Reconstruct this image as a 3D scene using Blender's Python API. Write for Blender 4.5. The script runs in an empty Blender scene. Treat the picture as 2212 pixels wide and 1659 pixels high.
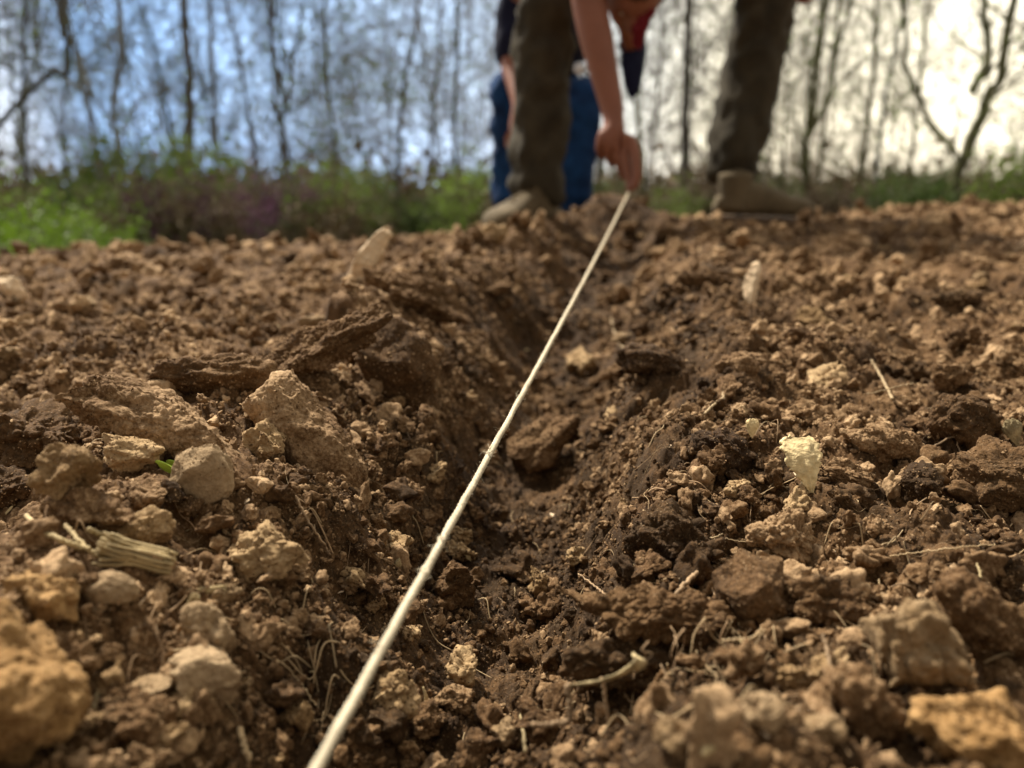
import bpy, bmesh, math, random
import numpy as np
from mathutils import Vector, Matrix
R = math.radians
random.seed(7)
rng = np.random.default_rng(7)
sc = bpy.context.scene
COL = sc.collection

# ------------------------------------------------------------------ camera
PITCH = 17.5
FPX = 1670.0                      # focal length in units of a 2212 px wide picture
CAMZ = 0.25
cp, sp = math.cos(R(PITCH)), math.sin(R(PITCH))
cam_d = bpy.data.cameras.new('camera')
cam_d.sensor_width = 36; cam_d.lens = 36 * FPX / 2212
cam_d.clip_start = 0.01; cam_d.clip_end = 2000
cam_d.dof.use_dof = True; cam_d.dof.focus_distance = 0.52; cam_d.dof.aperture_fstop = 4.3
cam_d.dof.aperture_blades = 0
cam = bpy.data.objects.new('camera', cam_d); COL.objects.link(cam)
cam.location = (0, 0, CAMZ); cam.rotation_euler = (R(90 - PITCH), 0, 0)
sc.camera = cam

def P(px, py, d):
    "world point seen at pixel px,py (2212 px wide picture) at depth d along the view axis"
    a = (px - 1106) / FPX * d; b = (829.5 - py) / FPX * d
    return Vector((a, d * cp + b * sp, CAMZ - d * sp + b * cp))

# ------------------------------------------------------------------ noise
_pr = np.random.default_rng(11)
PERM = np.concatenate([_pr.permutation(256)] * 3).astype(np.int32)
_g = _pr.normal(size=(256, 3)); GRAD = (_g / np.linalg.norm(_g, axis=1)[:, None]).astype(np.float32)
RT = _pr.random((256, 4)).astype(np.float32)

def perlin3(p):
    p = np.asarray(p, np.float32); i = np.floor(p).astype(np.int32); f = p - i; i &= 255
    u = f * f * f * (f * (f * 6 - 15) + 10); out = 0
    X0 = PERM[i[:, 0]]; X1 = PERM[i[:, 0] + 1]
    for dx, X in ((0, X0), (1, X1)):
        wx = u[:, 0] if dx else 1 - u[:, 0]
        for dy in (0, 1):
            Y = PERM[X + i[:, 1] + dy]; wy = u[:, 1] if dy else 1 - u[:, 1]
            for dz in (0, 1):
                g = GRAD[PERM[Y + i[:, 2] + dz]]; wz = u[:, 2] if dz else 1 - u[:, 2]
                out = out + wx * wy * wz * (g[:, 0] * (f[:, 0] - dx) + g[:, 1] * (f[:, 1] - dy) + g[:, 2] * (f[:, 2] - dz))
    return out * 1.5

def perlin2(x, y, s, seed=0):
    return perlin3(np.stack([x / s + seed * 17.3, y / s + seed * 5.1, np.full_like(x, seed * 3.7 + .5)], 1))

def cellbump2(x, y, s, seed, rmin=.35, rmax=.85):
    "heap of half buried pebbles, cell size s"
    X = x / s; Y = y / s; ix = np.floor(X).astype(np.int32); iy = np.floor(Y).astype(np.int32)
    h = np.zeros_like(X)
    for dx in (-1, 0, 1):
        for dy in (-1, 0, 1):
            cx = ix + dx; cy = iy + dy
            k = PERM[PERM[(cx + seed * 31) & 255] + (cy & 255)]; t = RT[k]
            r = rmin + (rmax - rmin) * t[:, 2] ** 2
            ax = X - (cx + t[:, 0]); ay = Y - (cy + t[:, 1])
            th = t[:, 3] * 6.28; c = np.cos(th); q = np.sin(th)
            bx = ax * c + ay * q; by = (-ax * q + ay * c) * 1.35
            d2 = (bx * bx + by * by) / (r * r)
            h = np.maximum(h, np.sqrt(np.maximum(0, 1 - d2)) ** .8 * r * (.55 + .45 * t[:, 3]))
    return h * s

def cellbump3(p, s, seed=0):
    p = p / s; i = np.floor(p).astype(np.int32); h = np.zeros(len(p), np.float32)
    for dx in (-1, 0, 1):
        for dy in (-1, 0, 1):
            for dz in (-1, 0, 1):
                c = i + (dx, dy, dz)
                k = PERM[PERM[PERM[(c[:, 0] + seed * 13) & 255] + (c[:, 1] & 255)] + (c[:, 2] & 255)]; t = RT[k]
                r = .35 + .5 * t[:, 3]
                d2 = ((p - c - t[:, :3]) ** 2).sum(1) / (r * r)
                h = np.maximum(h, np.sqrt(np.maximum(0, 1 - d2)) * r)
    return h * s

def sstep(a, b, x):
    t = np.clip((x - a) / (b - a), 0, 1); return t * t * (3 - 2 * t)

# ------------------------------------------------------------------ ground
AY = np.array([-3, .0, .38, .7, 1.0, 1.5, 2.2, 3.2]); AX = np.array([-.12, -.07, -.01, .02, .055, .15, .30, .5])
def axis_x(y): return np.interp(y, AY, AX)

def macro(x, y):
    u = x - axis_x(y) + perlin2(x, y, .25, 3) * .035 + perlin2(x, y, .07, 13) * .028
    a = np.abs(u)
    fade = 1 - sstep(2.2, 2.9, y)
    w = np.interp(y, [.2, .45, .8, 1.3, 2.2], [.075, .080, .10, .105, .12])
    depth = np.interp(y, [0, .35, .6, 1.0, 1.6, 2.3, 3], [.06, .082, .108, .112, .09, .075, .03])
    z = -depth * np.exp(-(a / w) ** 2.8) * fade
    left = u < 0
    berm = np.where(left, .044 * np.exp(-((a - .215) / .075) ** 2), .026 * np.exp(-((a - .215) / .085) ** 2))
    z = z + berm * fade
    z = z + .058 * x * sstep(.7, 3.0, y)
    z = z - .03 * np.clip(y - 1.2, 0, 2.2)
    z = z - 2.4 * np.clip(y - 3.35, 0, None) ** 2 / (1.6 + 2.6 * np.clip(y - 3.35, 0, None)) * .55
    z = np.maximum(z, -.85 - .004 * y) if False else z
    zf = -.95 + perlin2(x, y, 6., 9) * .12 - .062 * np.clip(y - 9, 0, None)
    t = sstep(3.9, 6.5, y)
    z = z * (1 - t) + zf * t
    z = z - (.085 - .012 * x + .022 * np.abs(x)) * sstep(2.1, 3.2, y)
    # soil mound beyond the far end of the furrow
    z = z + .16 * np.exp(-(((x - .34) / .16) ** 2 + ((y - 2.66) / .15) ** 2))
    # depressions and swells of tilled soil
    z = z + perlin2(x, y, .55, 1) * .024 + perlin2(x, y, .19, 2) * .024
    return z

def ground(x, y):
    x = np.asarray(x, np.float32); y = np.asarray(y, np.float32)
    r = np.hypot(x, y)
    wx = x + perlin2(x, y, .05, 4) * .014 + perlin2(x, y, .014, 6) * .005; wy = y + perlin2(x, y, .05, 5) * .014 + perlin2(x, y, .014, 7) * .005
    soil = 1 - sstep(3.9, 5, y)
    z = macro(x, y)
    a = np.abs(x - axis_x(y)); tr = 1 - .55 * np.exp(-(a / .12) ** 2)
    d = cellbump2(wx, wy, .15, 8, .2, .7) * .22 * tr + cellbump2(wx, wy, .085, 1, .25, .8) * .42 * tr
    d += cellbump2(wx + d * .5, wy, .042, 2) * .42 * (.5 + .5 * tr)
    d += cellbump2(wx, wy - d * .4, .019, 3) * .50
    d += cellbump2(wx, wy, .0085, 4) * .55
    d += perlin2(x, y, .022, 8) * .004
    near = 1 - sstep(.9, 1.6, r)
    d += (cellbump2(x, y, .0042, 5) * .6 + perlin2(x, y, .003, 9) * .0006) * near
    return z + d * (.25 + .75 * soil)

def gz(x, y): return float(ground(np.array([x]), np.array([y]))[0])

def hit(px, py, lim=8.0):
    "where the ray through a pixel meets the ground"
    D = P(px, py, 1.0) - Vector((0, 0, CAMZ))
    t = np.geomspace(.12, lim, 900).astype(np.float32)
    x = D.x * t; y = D.y * t; z = CAMZ + D.z * t
    below = z < ground(x, y)
    k = int(np.argmax(below)) if below.any() else len(t) - 1
    return float(t[k]), Vector((float(x[k]), float(y[k]), float(z[k])))

# ------------------------------------------------------------------ mesh helpers
def mesh_np(name, V, F, smooth=True, mats=(), midx=None):
    me = bpy.data.meshes.new(name)
    V = np.ascontiguousarray(V, np.float32); F = np.ascontiguousarray(F, np.int32)
    me.vertices.add(len(V)); me.vertices.foreach_set('co', V.ravel())
    me.loops.add(F.size); me.loops.foreach_set('vertex_index', F.ravel())
    me.polygons.add(len(F)); me.polygons.foreach_set('loop_start', np.arange(len(F), dtype=np.int32) * F.shape[1])
    me.polygons.foreach_set('use_smooth', np.full(len(F), smooth))
    for m in mats: me.materials.append(m)
    if midx is not None: me.polygons.foreach_set('material_index', np.asarray(midx, np.int32))
    me.update(calc_edges=True)
    return me

def obj(name, me, parent=None, loc=None):
    o = bpy.data.objects.new(name, me); COL.objects.link(o)
    if parent is not None: o.parent = parent
    if loc is not None: o.location = loc
    return o

def tag(o, label=None, cat=None, group=None, kind=None):
    if label: o['label'] = label
    if cat: o['category'] = cat
    if group: o['group'] = group
    if kind: o['kind'] = kind
    return o

_ico = {}
def ico(n):
    if n not in _ico:
        bm = bmesh.new(); bmesh.ops.create_icosphere(bm, subdivisions=n, radius=1)
        V = np.array([v.co[:] for v in bm.verts], np.float32)
        F = np.array([[v.index for v in f.verts] for f in bm.faces], np.int32); bm.free()
        _ico[n] = (V, F)
    return _ico[n]

def rotmats(n, g=rng):
    q = g.normal(size=(n, 4)); q /= np.linalg.norm(q, axis=1)[:, None]
    w, x, y, z = q.T
    return np.stack([1 - 2 * (y * y + z * z), 2 * (x * y - z * w), 2 * (x * z + y * w), 2 * (x * y + z * w), 1 - 2 * (x * x + z * z), 2 * (y * z - x * w),
                     2 * (x * z - y * w), 2 * (y * z + x * w), 1 - 2 * (x * x + y * y)], 1).reshape(n, 3, 3).astype(np.float32)

def clod_verts(level, seed, dims=(1, 1, 1), size=1.0, cuts=9, rough=1.0, grain=.004, flaky=0.0, bend=0.0, lump=1.0, boxy=0.0, log=0.0):
    """An angular, crumbly clod. dims are the half extents (m) divided by size."""
    g = np.random.default_rng(seed); V, F = ico(level); p = V.copy()
    if boxy:
        m = np.abs(p).max(1)[:, None]; p = p * (1 - boxy) + p / m * boxy * .85
    if log:
        k_ = np.sqrt(np.maximum(1 - p[:, 0] ** 2, 1e-4)) ** -log; k_ = np.minimum(k_, 3); p[:, 1] *= k_; p[:, 2] *= k_
    for k in range(cuts):
        n = g.normal(size=3); n /= np.linalg.norm(n); d = g.uniform(.5, .85)
        s = p @ n; p = p - np.outer(np.maximum(0, s - d) * .93, n)
    off = g.uniform(0, 100, 3)
    low = perlin3(p * 1.3 + off) * .22 + perlin3(p * 2.7 + off) * .13
    p = p * (1 + low * lump)[:, None]
    D = np.array(dims, np.float32); q = p * D * size
    if bend: q[:, 2] += bend * size * (1 - (p[:, 0]) ** 2)
    N = p / D; N /= np.linalg.norm(N, axis=1)[:, None] + 1e-9
    o2 = off * .01
    s0 = min(dims) * size
    a = np.zeros(len(q), np.float32); wl = s0 * .8; amp = .10 * rough * s0
    while wl > max(grain * .4, .0012):
        a += perlin3(q / wl + off) * amp; wl *= .5; amp *= .6
    if grain and level >= 4:
        a += (cellbump3(q + o2, grain * 2.6, seed) - grain) * .42 * rough
        if level >= 6: a += (cellbump3(q + o2, grain, seed + 1) - grain * .4) * .55 * rough
    if flaky:
        t = q[:, 2] / (s0 * .22) + perlin3(q / (s0 * .6) + off) * 1.2
        a += flaky * s0 * .10 * (np.abs((t % 1) - .5) * 2 - .5)
    return q + N * a[:, None], F

# ------------------------------------------------------------------ materials
class NT:
    def __init__(s, name):
        s.m = bpy.data.materials.new(name); s.m.use_nodes = True; s.t = s.m.node_tree
        s.t.nodes.clear(); s.out = s.n('ShaderNodeOutputMaterial'); s.b = s.n('ShaderNodeBsdfPrincipled')
        s.l(s.b.outputs[0], s.out.inputs[0])
        s.b.inputs['Specular IOR Level'].default_value = .25
    def n(s, t, **k):
        x = s.t.nodes.new(t)
        for a, b in k.items(): setattr(x, a, b)
        return x
    def l(s, a, b): s.t.links.new(a, b)
    def noise(s, vec, scale, detail=3, rough=.55, dist=0):
        x = s.n('ShaderNodeTexNoise'); x.inputs['Scale'].default_value = scale; x.inputs['Detail'].default_value = detail
        x.inputs['Roughness'].default_value = rough; x.inputs['Distortion'].default_value = dist
        s.l(vec, x.inputs['Vector']); return x.outputs['Fac']
    def ramp(s, fac, stops):
        x = s.n('ShaderNodeValToRGB'); e = x.color_ramp.elements
        while len(e) < len(stops): e.new(.5)
        for i, (p, c) in enumerate(stops): e[i].position = p; e[i].color = (*c, 1)
        s.l(fac, x.inputs[0]); return x.outputs[0]
    def math(s, op, a, b=None, c=None):
        x = s.n('ShaderNodeMath', operation=op)
        for i, v in enumerate((a, b, c)):
            if v is None: continue
            if isinstance(v, (int, float)): x.inputs[i].default_value = v
            else: s.l(v, x.inputs[i])
        return x.outputs[0]
    def mix(s, fac, a, b, mode='MIX'):
        x = s.n('ShaderNodeMix', data_type='RGBA', blend_type=mode)
        if isinstance(fac, (int, float)): x.inputs[0].default_value = fac
        else: s.l(fac, x.inputs[0])
        for i, v in ((6, a), (7, b)):
            if isinstance(v, tuple): x.inputs[i].default_value = (*v, 1)
            else: s.l(v, x.inputs[i])
        return x.outputs[2]
    def bump(s, h, strength, dist, nrm=None):
        x = s.n('ShaderNodeBump'); x.inputs['Strength'].default_value = strength; x.inputs['Distance'].default_value = dist
        s.l(h, x.inputs['Height'])
        if nrm is not None: s.l(nrm, x.inputs['Normal'])
        return x.outputs[0]

def soil_mat(name, dark=(.022, .0095, .0030), mid=(.110, .057, .0225), dry=(.47, .315, .172), rnd='island', moist=True, bias=0.0):
    m = NT(name)
    geo = m.n('ShaderNodeNewGeometry'); pos = geo.outputs['Position']
    if rnd == 'island': rv = geo.outputs['Random Per Island']
    elif rnd == 'object': rv = m.n('ShaderNodeObjectInfo').outputs['Random']
    else: rv = m.noise(pos, 45, 1)
    n1 = m.noise(pos, 9, 3, .6); n2 = m.noise(pos, 70, 4, .65, .6); n3 = m.noise(pos, 420, 3, .7)
    f = m.math('MULTIPLY_ADD', n1, .75, -.20 + bias)
    f = m.math('MULTIPLY_ADD', n2, .55, f)
    f = m.math('MULTIPLY_ADD', m.math('SUBTRACT', n3, .5), .75, f)
    f = m.math('MULTIPLY_ADD', m.math('SUBTRACT', rv, .5), .30 if rnd == 'object' else .50, f)
    if moist:
        at = m.n('ShaderNodeAttribute', attribute_name='dryness')
        f = m.math('ADD', f, m.math('MULTIPLY_ADD', at.outputs['Fac'], .36, -.26))
    c = m.ramp(f, [(.12, dark), (.42, mid), (.86, dry)])
    hue = m.noise(pos, 16, 2)
    c = m.mix(m.math('MULTIPLY', hue, .18), c, (.17, .105, .032), 'MIX')
    c = m.mix(m.ramp(m.noise(pos, 900, 2, .5), [(.66, (0, 0, 0)), (.74, (.8, .8, .8))]), c, (.34, .25, .15))
    m.l(c, m.b.inputs['Base Color']); m.b.inputs['Roughness'].default_value = .93
    b = m.bump(m.noise(pos, 260, 4, .7), .55, .004)
    b = m.bump(m.noise(pos, 1000, 3, .7), .6, .0012, b)
    m.l(b, m.b.inputs['Normal'])
    return m.m

SOIL = soil_mat('soil', rnd='noise', bias=-.17)  # sheet darkened by bias: shade of the gaps between crumbs put into its colour
CRUMB = soil_mat('soil_crumb', rnd='island', bias=.03)
CLOD = soil_mat('soil_clod', rnd='object', moist=False, bias=-.06)
CLOD_DARK = soil_mat('moist_clod', rnd='object', moist=False, bias=-.20)
CLOD_DRY = soil_mat('dry_clod', rnd='object', moist=False, bias=.13, mid=(.20, .122, .052), dry=(.44, .305, .16))
CLOD_TAN = soil_mat('crusted_clod', rnd='object', moist=False, bias=.05)
CLAY = soil_mat('ochre_clay', dark=(.08, .038, .010), mid=(.20, .105, .034), dry=(.46, .29, .125), rnd='object', moist=False, bias=.06)
STONE = soil_mat('pale_stone', dark=(.06, .034, .014), mid=(.18, .115, .055), dry=(.37, .262, .15), rnd='object', moist=False, bias=.10)

def simple_mat(name, col, var=.25, scale=8, rough=.8, bump=.2, bscale=60, bdist=.002, stretch=None, col2=None):
    m = NT(name)
    tc = m.n('ShaderNodeTexCoord'); v = tc.outputs['Object']
    if stretch:
        mp = m.n('ShaderNodeMapping'); mp.inputs['Scale'].default_value = stretch; m.l(v, mp.inputs[0]); v = mp.outputs[0]
    n = m.noise(v, scale, 5, .65)
    a = tuple(x * (1 - var) for x in col); b = col2 or tuple(min(1, x * (1 + var)) for x in col)
    rv = m.n('ShaderNodeObjectInfo').outputs['Random']
    f = m.math('MULTIPLY_ADD', m.math('SUBTRACT', rv, .5), .35, n)
    m.l(m.ramp(f, [(.3, a), (.7, b)]), m.b.inputs['Base Color'])
    m.b.inputs['Roughness'].default_value = rough
    m.l(m.bump(m.noise(v, bscale, 3, .6), bump, bdist), m.b.inputs['Normal'])
    return m.m

STRING = simple_mat('cotton_string', (.43, .37, .26), .30, 90, .85, .8, 900, .0006)
STRAW = simple_mat('straw', (.33, .25, .125), .35, 60, .75, .6, 300, .001, (1, 1, .3))
ROOT = simple_mat('root', (.30, .20, .11), .4, 90, .8, .5, 500, .0006)
ROOT_PALE = simple_mat('pale_root', (.36, .26, .14), .3, 60, .7, .5, 400, .0006)
WOOD = simple_mat('weathered_wood', (.62, .47, .30), .3, 30, .8, .6, 220, .001, (6, 6, 1))
LEAFG = simple_mat('fresh_green_blade', (.35, .50, .06), .2, 90, .5, .2, 300, .0004)
HUSK = simple_mat('pale_husk', (.46, .36, .19), .55, 110, .8, .9, 260, .0015)

# ------------------------------------------------------------------ soil sheet
def build_ground():
    az = np.concatenate([np.linspace(-180, -75, 22)[:-1], np.linspace(-75, -37, 90)[:-1], np.linspace(-37, 37, 1040), np.linspace(37, 75, 90)[1:], np.linspace(75, 180, 22)[1:-1]])
    az = np.radians(az).astype(np.float32)
    rr = np.concatenate([[.01], np.geomspace(.03, .2, 40)[:-1], np.geomspace(.2, 5.5, 1020), np.geomspace(5.5, 900, 130)[1:]]).astype(np.float32)
    A, Rr = np.meshgrid(az, rr)
    x = (np.sin(A) * Rr).ravel(); y = (np.cos(A) * Rr).ravel()
    z = ground(x, y)
    nc = len(az); nr = len(rr)
    i = np.arange(nr - 1)[:, None] * nc; j = np.arange(nc)[None]; j2 = (j + 1) % nc
    F = np.stack([i + j, i + j2, i + nc + j2, i + nc + j], -1).reshape(-1, 4)[:, ::-1]
    yc = y.reshape(nr, nc); xc = x.reshape(nr, nc)
    fy = .25 * (yc[:-1] + yc[1:] + np.roll(yc, -1, 1)[:-1] + np.roll(yc, -1, 1)[1:]); fx = xc[:-1]
    edge = 4.15 + .25 * np.sin(fx * 3.1) + .15 * np.sin(fx * 11)
    soil = (fy < edge)
    soil = soil.ravel()
    V = np.stack([x, y, z], 1)
    def sub(mask):
        f = F[mask]; u, inv = np.unique(f, return_inverse=True)
        return V[u], inv.reshape(f.shape).astype(np.int32)
    v, f = sub(soil)
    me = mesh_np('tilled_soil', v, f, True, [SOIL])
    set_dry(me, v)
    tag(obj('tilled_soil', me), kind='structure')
    v, f = sub(~soil)
    tag(obj('woodland_floor', mesh_np('woodland_floor', v, f, True, [FLOOR])), kind='structure')

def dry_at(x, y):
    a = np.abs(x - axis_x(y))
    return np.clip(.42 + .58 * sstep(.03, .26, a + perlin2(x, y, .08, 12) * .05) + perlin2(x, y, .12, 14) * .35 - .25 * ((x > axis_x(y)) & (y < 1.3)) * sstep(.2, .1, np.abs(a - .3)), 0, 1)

def set_dry(me, V):
    x = V[:, 0].astype(np.float32); y = V[:, 1].astype(np.float32)
    a = me.attributes.new('dryness', 'FLOAT', 'POINT'); a.data.foreach_set('value', dry_at(x, y).astype(np.float32))

def floor_mat():
    m = NT('leaf_litter')
    geo = m.n('ShaderNodeNewGeometry'); pos = geo.outputs['Position']
    sx = m.n('ShaderNodeSeparateXYZ'); m.l(pos, sx.inputs[0])
    n = m.noise(pos, 1.2, 5, .7)
    brown = m.ramp(n, [(.3, (.05, .035, .018)), (.7, (.13, .10, .05))])
    grn = m.ramp(m.noise(pos, 3, 5, .7), [(.3, (.045, .09, .012)), (.7, (.14, .26, .03))])
    # meadow grass lies to the left of a wavering edge
    f = m.math('LESS_THAN', m.math('ADD', sx.outputs[0], m.math('MULTIPLY', sx.outputs[1], .42)), m.math('MULTIPLY', n, 1.6))
    m.l(m.mix(f, brown, grn), m.b.inputs['Base Color']); m.b.inputs['Roughness'].default_value = .9
    return m.m
FLOOR = floor_mat()
build_ground()

# ------------------------------------------------------------------ crumbs and clods
def sample_polar(n, r0, r1, half):
    r = np.sqrt(rng.uniform(r0 * r0, r1 * r1, n)); a = np.radians(rng.uniform(-half, half, n))
    return (np.sin(a) * r).astype(np.float32), (np.cos(a) * r).astype(np.float32)

def proto(level, k, cuts=8, grain=.0):
    out = []
    for s in range(k):
        g = np.random.default_rng(500 + s + level * 40)
        d = (1, g.uniform(.6, .95), g.uniform(.45, .85))
        out.append(clod_verts(level, 900 + s * 7 + level, d, 1.0, cuts, 2.0, grain, lump=1.6)[0])
    return np.stack(out), ico(level)[1]

def scatter(spec, level, K=20, wall=False):
    PV, PF = proto(level, K)
    Vs = []; Fs = []; base = 0
    for (n, r0, r1, s0, s1) in spec:
        x, y = sample_polar(n, r0, r1, 38)
        if wall:
            y = rng.uniform(r0, r1, n).astype(np.float32); x = (axis_x(y) + rng.choice([-1, 1], n) * rng.uniform(.03, .16, n)).astype(np.float32)
        a = np.abs(x - axis_x(y)); big = s0 > .006
        keep = rng.random(n) < np.where(a < .1, .9 if not big else .7, 1.0)
        clump = perlin2(x, y, .11, 21) + perlin2(x, y, .04, 22) * .6
        keep &= rng.random(n) < np.clip(.62 + clump * 1.3, .12, 1)
        keep &= y < 4.1
        x = x[keep]; y = y[keep]; m = len(x)
        s = s0 * (s1 / s0) ** (rng.random(m) ** 1.6)
        s = s.astype(np.float32) * .5
        z = ground(x, y) + s * rng.uniform(.0, .8, m).astype(np.float32)
        idx = rng.integers(0, K, m)
        v = PV[idx] * s[:, None, None] * rng.uniform(.75, 1.25, (m, 1, 3)).astype(np.float32)
        v = np.einsum('nvi,nji->nvj', v, rotmats(m)) + np.stack([x, y, z], 1)[:, None]
        nv = PV.shape[1]
        f = PF[None] + (np.arange(m) * nv)[:, None, None] + base
        base += m * nv
        Vs.append(v.reshape(-1, 3)); Fs.append(f.reshape(-1, 3))
    return np.concatenate(Vs), np.concatenate(Fs)

parts = []
parts.append(scatter([(3000, .2, 1.5, .011, .028), (6000, 1.5, 4.4, .018, .06)], 4))
parts.append(scatter([(12000, .2, 1.4, .006, .011), (6500, 1.4, 3.2, .009, .02)], 3))
parts.append(scatter([(26000, .2, 1.15, .003, .006)], 2))
parts.append(scatter([(52000, .2, .85, .0015, .003)], 1))
parts.append(scatter([(1900, .28, 1.9, .007, .017)], 3, 20, True))
parts.append(scatter([(17000, .28, 1.3, .0022, .006)], 2, 20, True))
for i, (v, f) in enumerate(parts):
    me = mesh_np('soil_crumbs', v, f, i < 2, [CRUMB]); set_dry(me, v)
    o = tag(obj('soil_crumbs', me), 'loose soil crumbs covering the tilled ground and the furrow', 'soil crumbs', 'soil crumbs', 'stuff')

# medium clods, each its own object
PROT = []
for s in range(14):
    g = np.random.default_rng(70 + s)
    v, f = clod_verts(5, 70 + s, (1, g.uniform(.6, .95), g.uniform(.5, .8)), .012, 9, 1.5, .0022, flaky=.5 if s % 3 == 0 else 0, lump=1.3)
    PROT.append(mesh_np('soil_clod', v, f, True, [(CLOD, CLOD, CLOD_DRY, CLOD_DARK)[s % 4]]))

DUST = []
def dust(v, M, n, smin=.0011, smax=.0026):
    'remember points on a clod where crumbs cling'
    g = rng; i = g.integers(0, len(v), n); p = v[i] * g.uniform(.99, 1.02, (n, 1)); p = p @ np.array(M.to_3x3()).T + np.array(M.translation)
    DUST.append(np.concatenate([p, g.uniform(smin, smax, (n, 1)) * np.clip(abs(p[:, 1:2]) / .55, .8, 2.5)], 1))

def put_clod(x, y, size, sink=.25):
    o = bpy.data.objects.new('soil_clod', random.choice(PROT)); COL.objects.link(o)
    k = size / .024; o.scale = (k * random.uniform(.8, 1.2), k * random.uniform(.8, 1.2), k * random.uniform(.8, 1.1))
    o.rotation_euler = (random.uniform(-.7, .7), random.uniform(-.7, .7), random.uniform(0, 6.28))
    o.location = (x, y, float(macro(np.array([x], np.float32), np.array([y], np.float32))[0]) + size * sink + .012)
    me = o.data; v = np.empty(len(me.vertices) * 3, np.float32); me.vertices.foreach_get('co', v)
    if y < 1.5: dust(v.reshape(-1, 3), Matrix.LocRotScale(o.location, o.rotation_euler, o.scale), 110)
    return o
KEEP = ((300, 1200, 130), (150, 1170, 110), (1745, 1020, 85), (795, 580, 90), (1624, 640, 70), (405, 1340, 70), (362, 1015, 60), (1330, 1480, 150), (440, 1050, 80), (665, 960, 150), (380, 940, 170), (1190, 980, 100))
n = 0
while n < 285:
    # evenly over the picture's lower two thirds
    px = random.uniform(-40, 2250); py = 500 + 1200 * random.random() ** 1.25
    t, p = hit(px, py)
    if p.y > 4.0: continue
    if any(math.hypot((px - a_) , (py - b_) * 1.3) < c_ for a_, b_, c_ in KEEP): continue
    a = abs(p.x - float(axis_x(p.y)))
    if a < .08 and random.random() < .5: continue
    w = random.choice([36, 44, 52, 64, 80, 100]) * (1.0 if py > 800 else .62)
    if py < 900 and px < 1000 and w > 40: w = 38
    size = min(.06, w / FPX * t)
    o = put_clod(p.x, p.y, size)
    far = p.y > 1.4
    tag(o, 'rounded brown lump of soil lying blurred on the far tilled field' if far else 'small crumbly brown clod lying loose on the tilled soil near the furrow', 'soil clod',
        'lumps on the far field' if far else 'small clods beside the furrow')
    n += 1

# hero clods seen one by one: (px, py, w, h, angle deg, kind, material, name, label, extra)
def hero(px, py, w, h, ang, mat, name, label, cat, seed, depth=.8, by=None, lift=0, level=6, dd=0, **kw):
    yb = by if by is not None else py + h * .38
    t, _ = hit(px, yb); t += dd
    c = P(px, py - lift, t)
    hw, hh = w / 2 / FPX * t, h / 2 / FPX * t
    s = max(hw, hh); dims = (hw / s, depth * min(hw, hh) / s * 1.1, hh / s)
    v, f = clod_verts(level, seed, dims, s, **kw)
    v = v - (v.max(0) + v.min(0)) / 2; v = v / (v.max(0) - v.min(0)) * np.array(dims) * 2 * s * 1.06
    o = obj(name, mesh_np(name, v, f, True, [mat]), loc=c)
    o.rotation_euler = (R(-PITCH), R(-ang), 0); o.rotation_mode = 'XYZ'
    M = Matrix.Rotation(R(-PITCH), 4, 'X') @ Matrix.Rotation(R(-ang), 4, 'Y')
    o.rotation_euler = M.to_euler()
    if mat in (CLOD, CLOD_DARK, CLOD_DRY, CLOD_TAN, CLAY, STONE) and c.y < 1.6:
        M4 = M.copy(); M4.translation = c; dust(v, M4, int((int(min(2600, 260000 * hw * hh / .6)) + 150) * (.35 if mat in (CLAY, STONE) else 1)))
    return tag(o, label, cat)

H = hero
# left bank
H(372, 925, 410, 125, -21, CLOD_TAN, 'soil_slab', 'long log-like slab of crusted soil sloping down to the right on the left bank', 'soil slab', 301, 1.1, rough=1.0, cuts=5, grain=.003, level=7, lump=.9, log=.7, lift=10)
H(668, 955, 310, 150, -52, CLOD_TAN, 'soil_slab', 'thick rounded roll of soil curving from the bank down into the furrow', 'soil slab', 302, 1.0, rough=.7, cuts=3, grain=.003, level=7, lump=.7, log=.75)
H(470, 812, 260, 95, 3, CLOD_TAN, 'soil_slab', 'low flat slab of dark soil with an undercut front edge, behind the left bank', 'soil slab', 303, 1.1, rough=1, cuts=5, grain=.003, flaky=.3, log=.7)
H(665, 762, 390, 110, 19, CLOD_TAN, 'soil_slab', 'crumbly slab of soil rising to the right above the furrow wall', 'soil slab', 304, 1.1, rough=1.3, cuts=6, grain=.004, log=.6, level=7)
H(860, 790, 180, 170, -35, CLOD_DARK, 'soil_clod', 'broad smooth dark clod face on the left wall of the furrow', 'soil clod', 305, .7, rough=.5, cuts=12, lump=.5)
H(900, 640, 250, 90, -18, CLOD, 'soil_slab', 'ragged overhanging slab of soil at the far left lip of the furrow', 'soil slab', 306, .9, rough=1.3, cuts=9, flaky=.4)
H(440, 1030, 130, 130, 25, STONE, 'flat_stone', 'smooth tan flat faced stone beside the green blade', 'stone', 307, .5, rough=.35, cuts=14, grain=.0015, lump=.6)
H(565, 960, 90, 90, 40, CLOD_DRY, 'soil_clod', 'pointed tan clod standing upright below the bent slab', 'soil clod', 308, .7, cuts=14, grain=.002)
H(150, 1020, 125, 120, -10, CLOD_DRY, 'soil_clod', 'pale sharp-edged clod with a light top face beside the black gap', 'soil clod', 309, .8, cuts=13, grain=.002, rough=.8)
H(280, 985, 140, 80, -12, CLOD_DRY, 'soil_clod', 'flat tan clod lying between the long slab and the smooth stone', 'soil clod', 310, .9, cuts=12, grain=.002, rough=.7)
H(75, 935, 230, 150, -22, CLOD_DARK, 'soil_clod', 'large dark root-bound clod cut off by the left edge of the picture', 'soil clod', 311, 1.0, cuts=7, grain=.004, rough=1.6)
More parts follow.
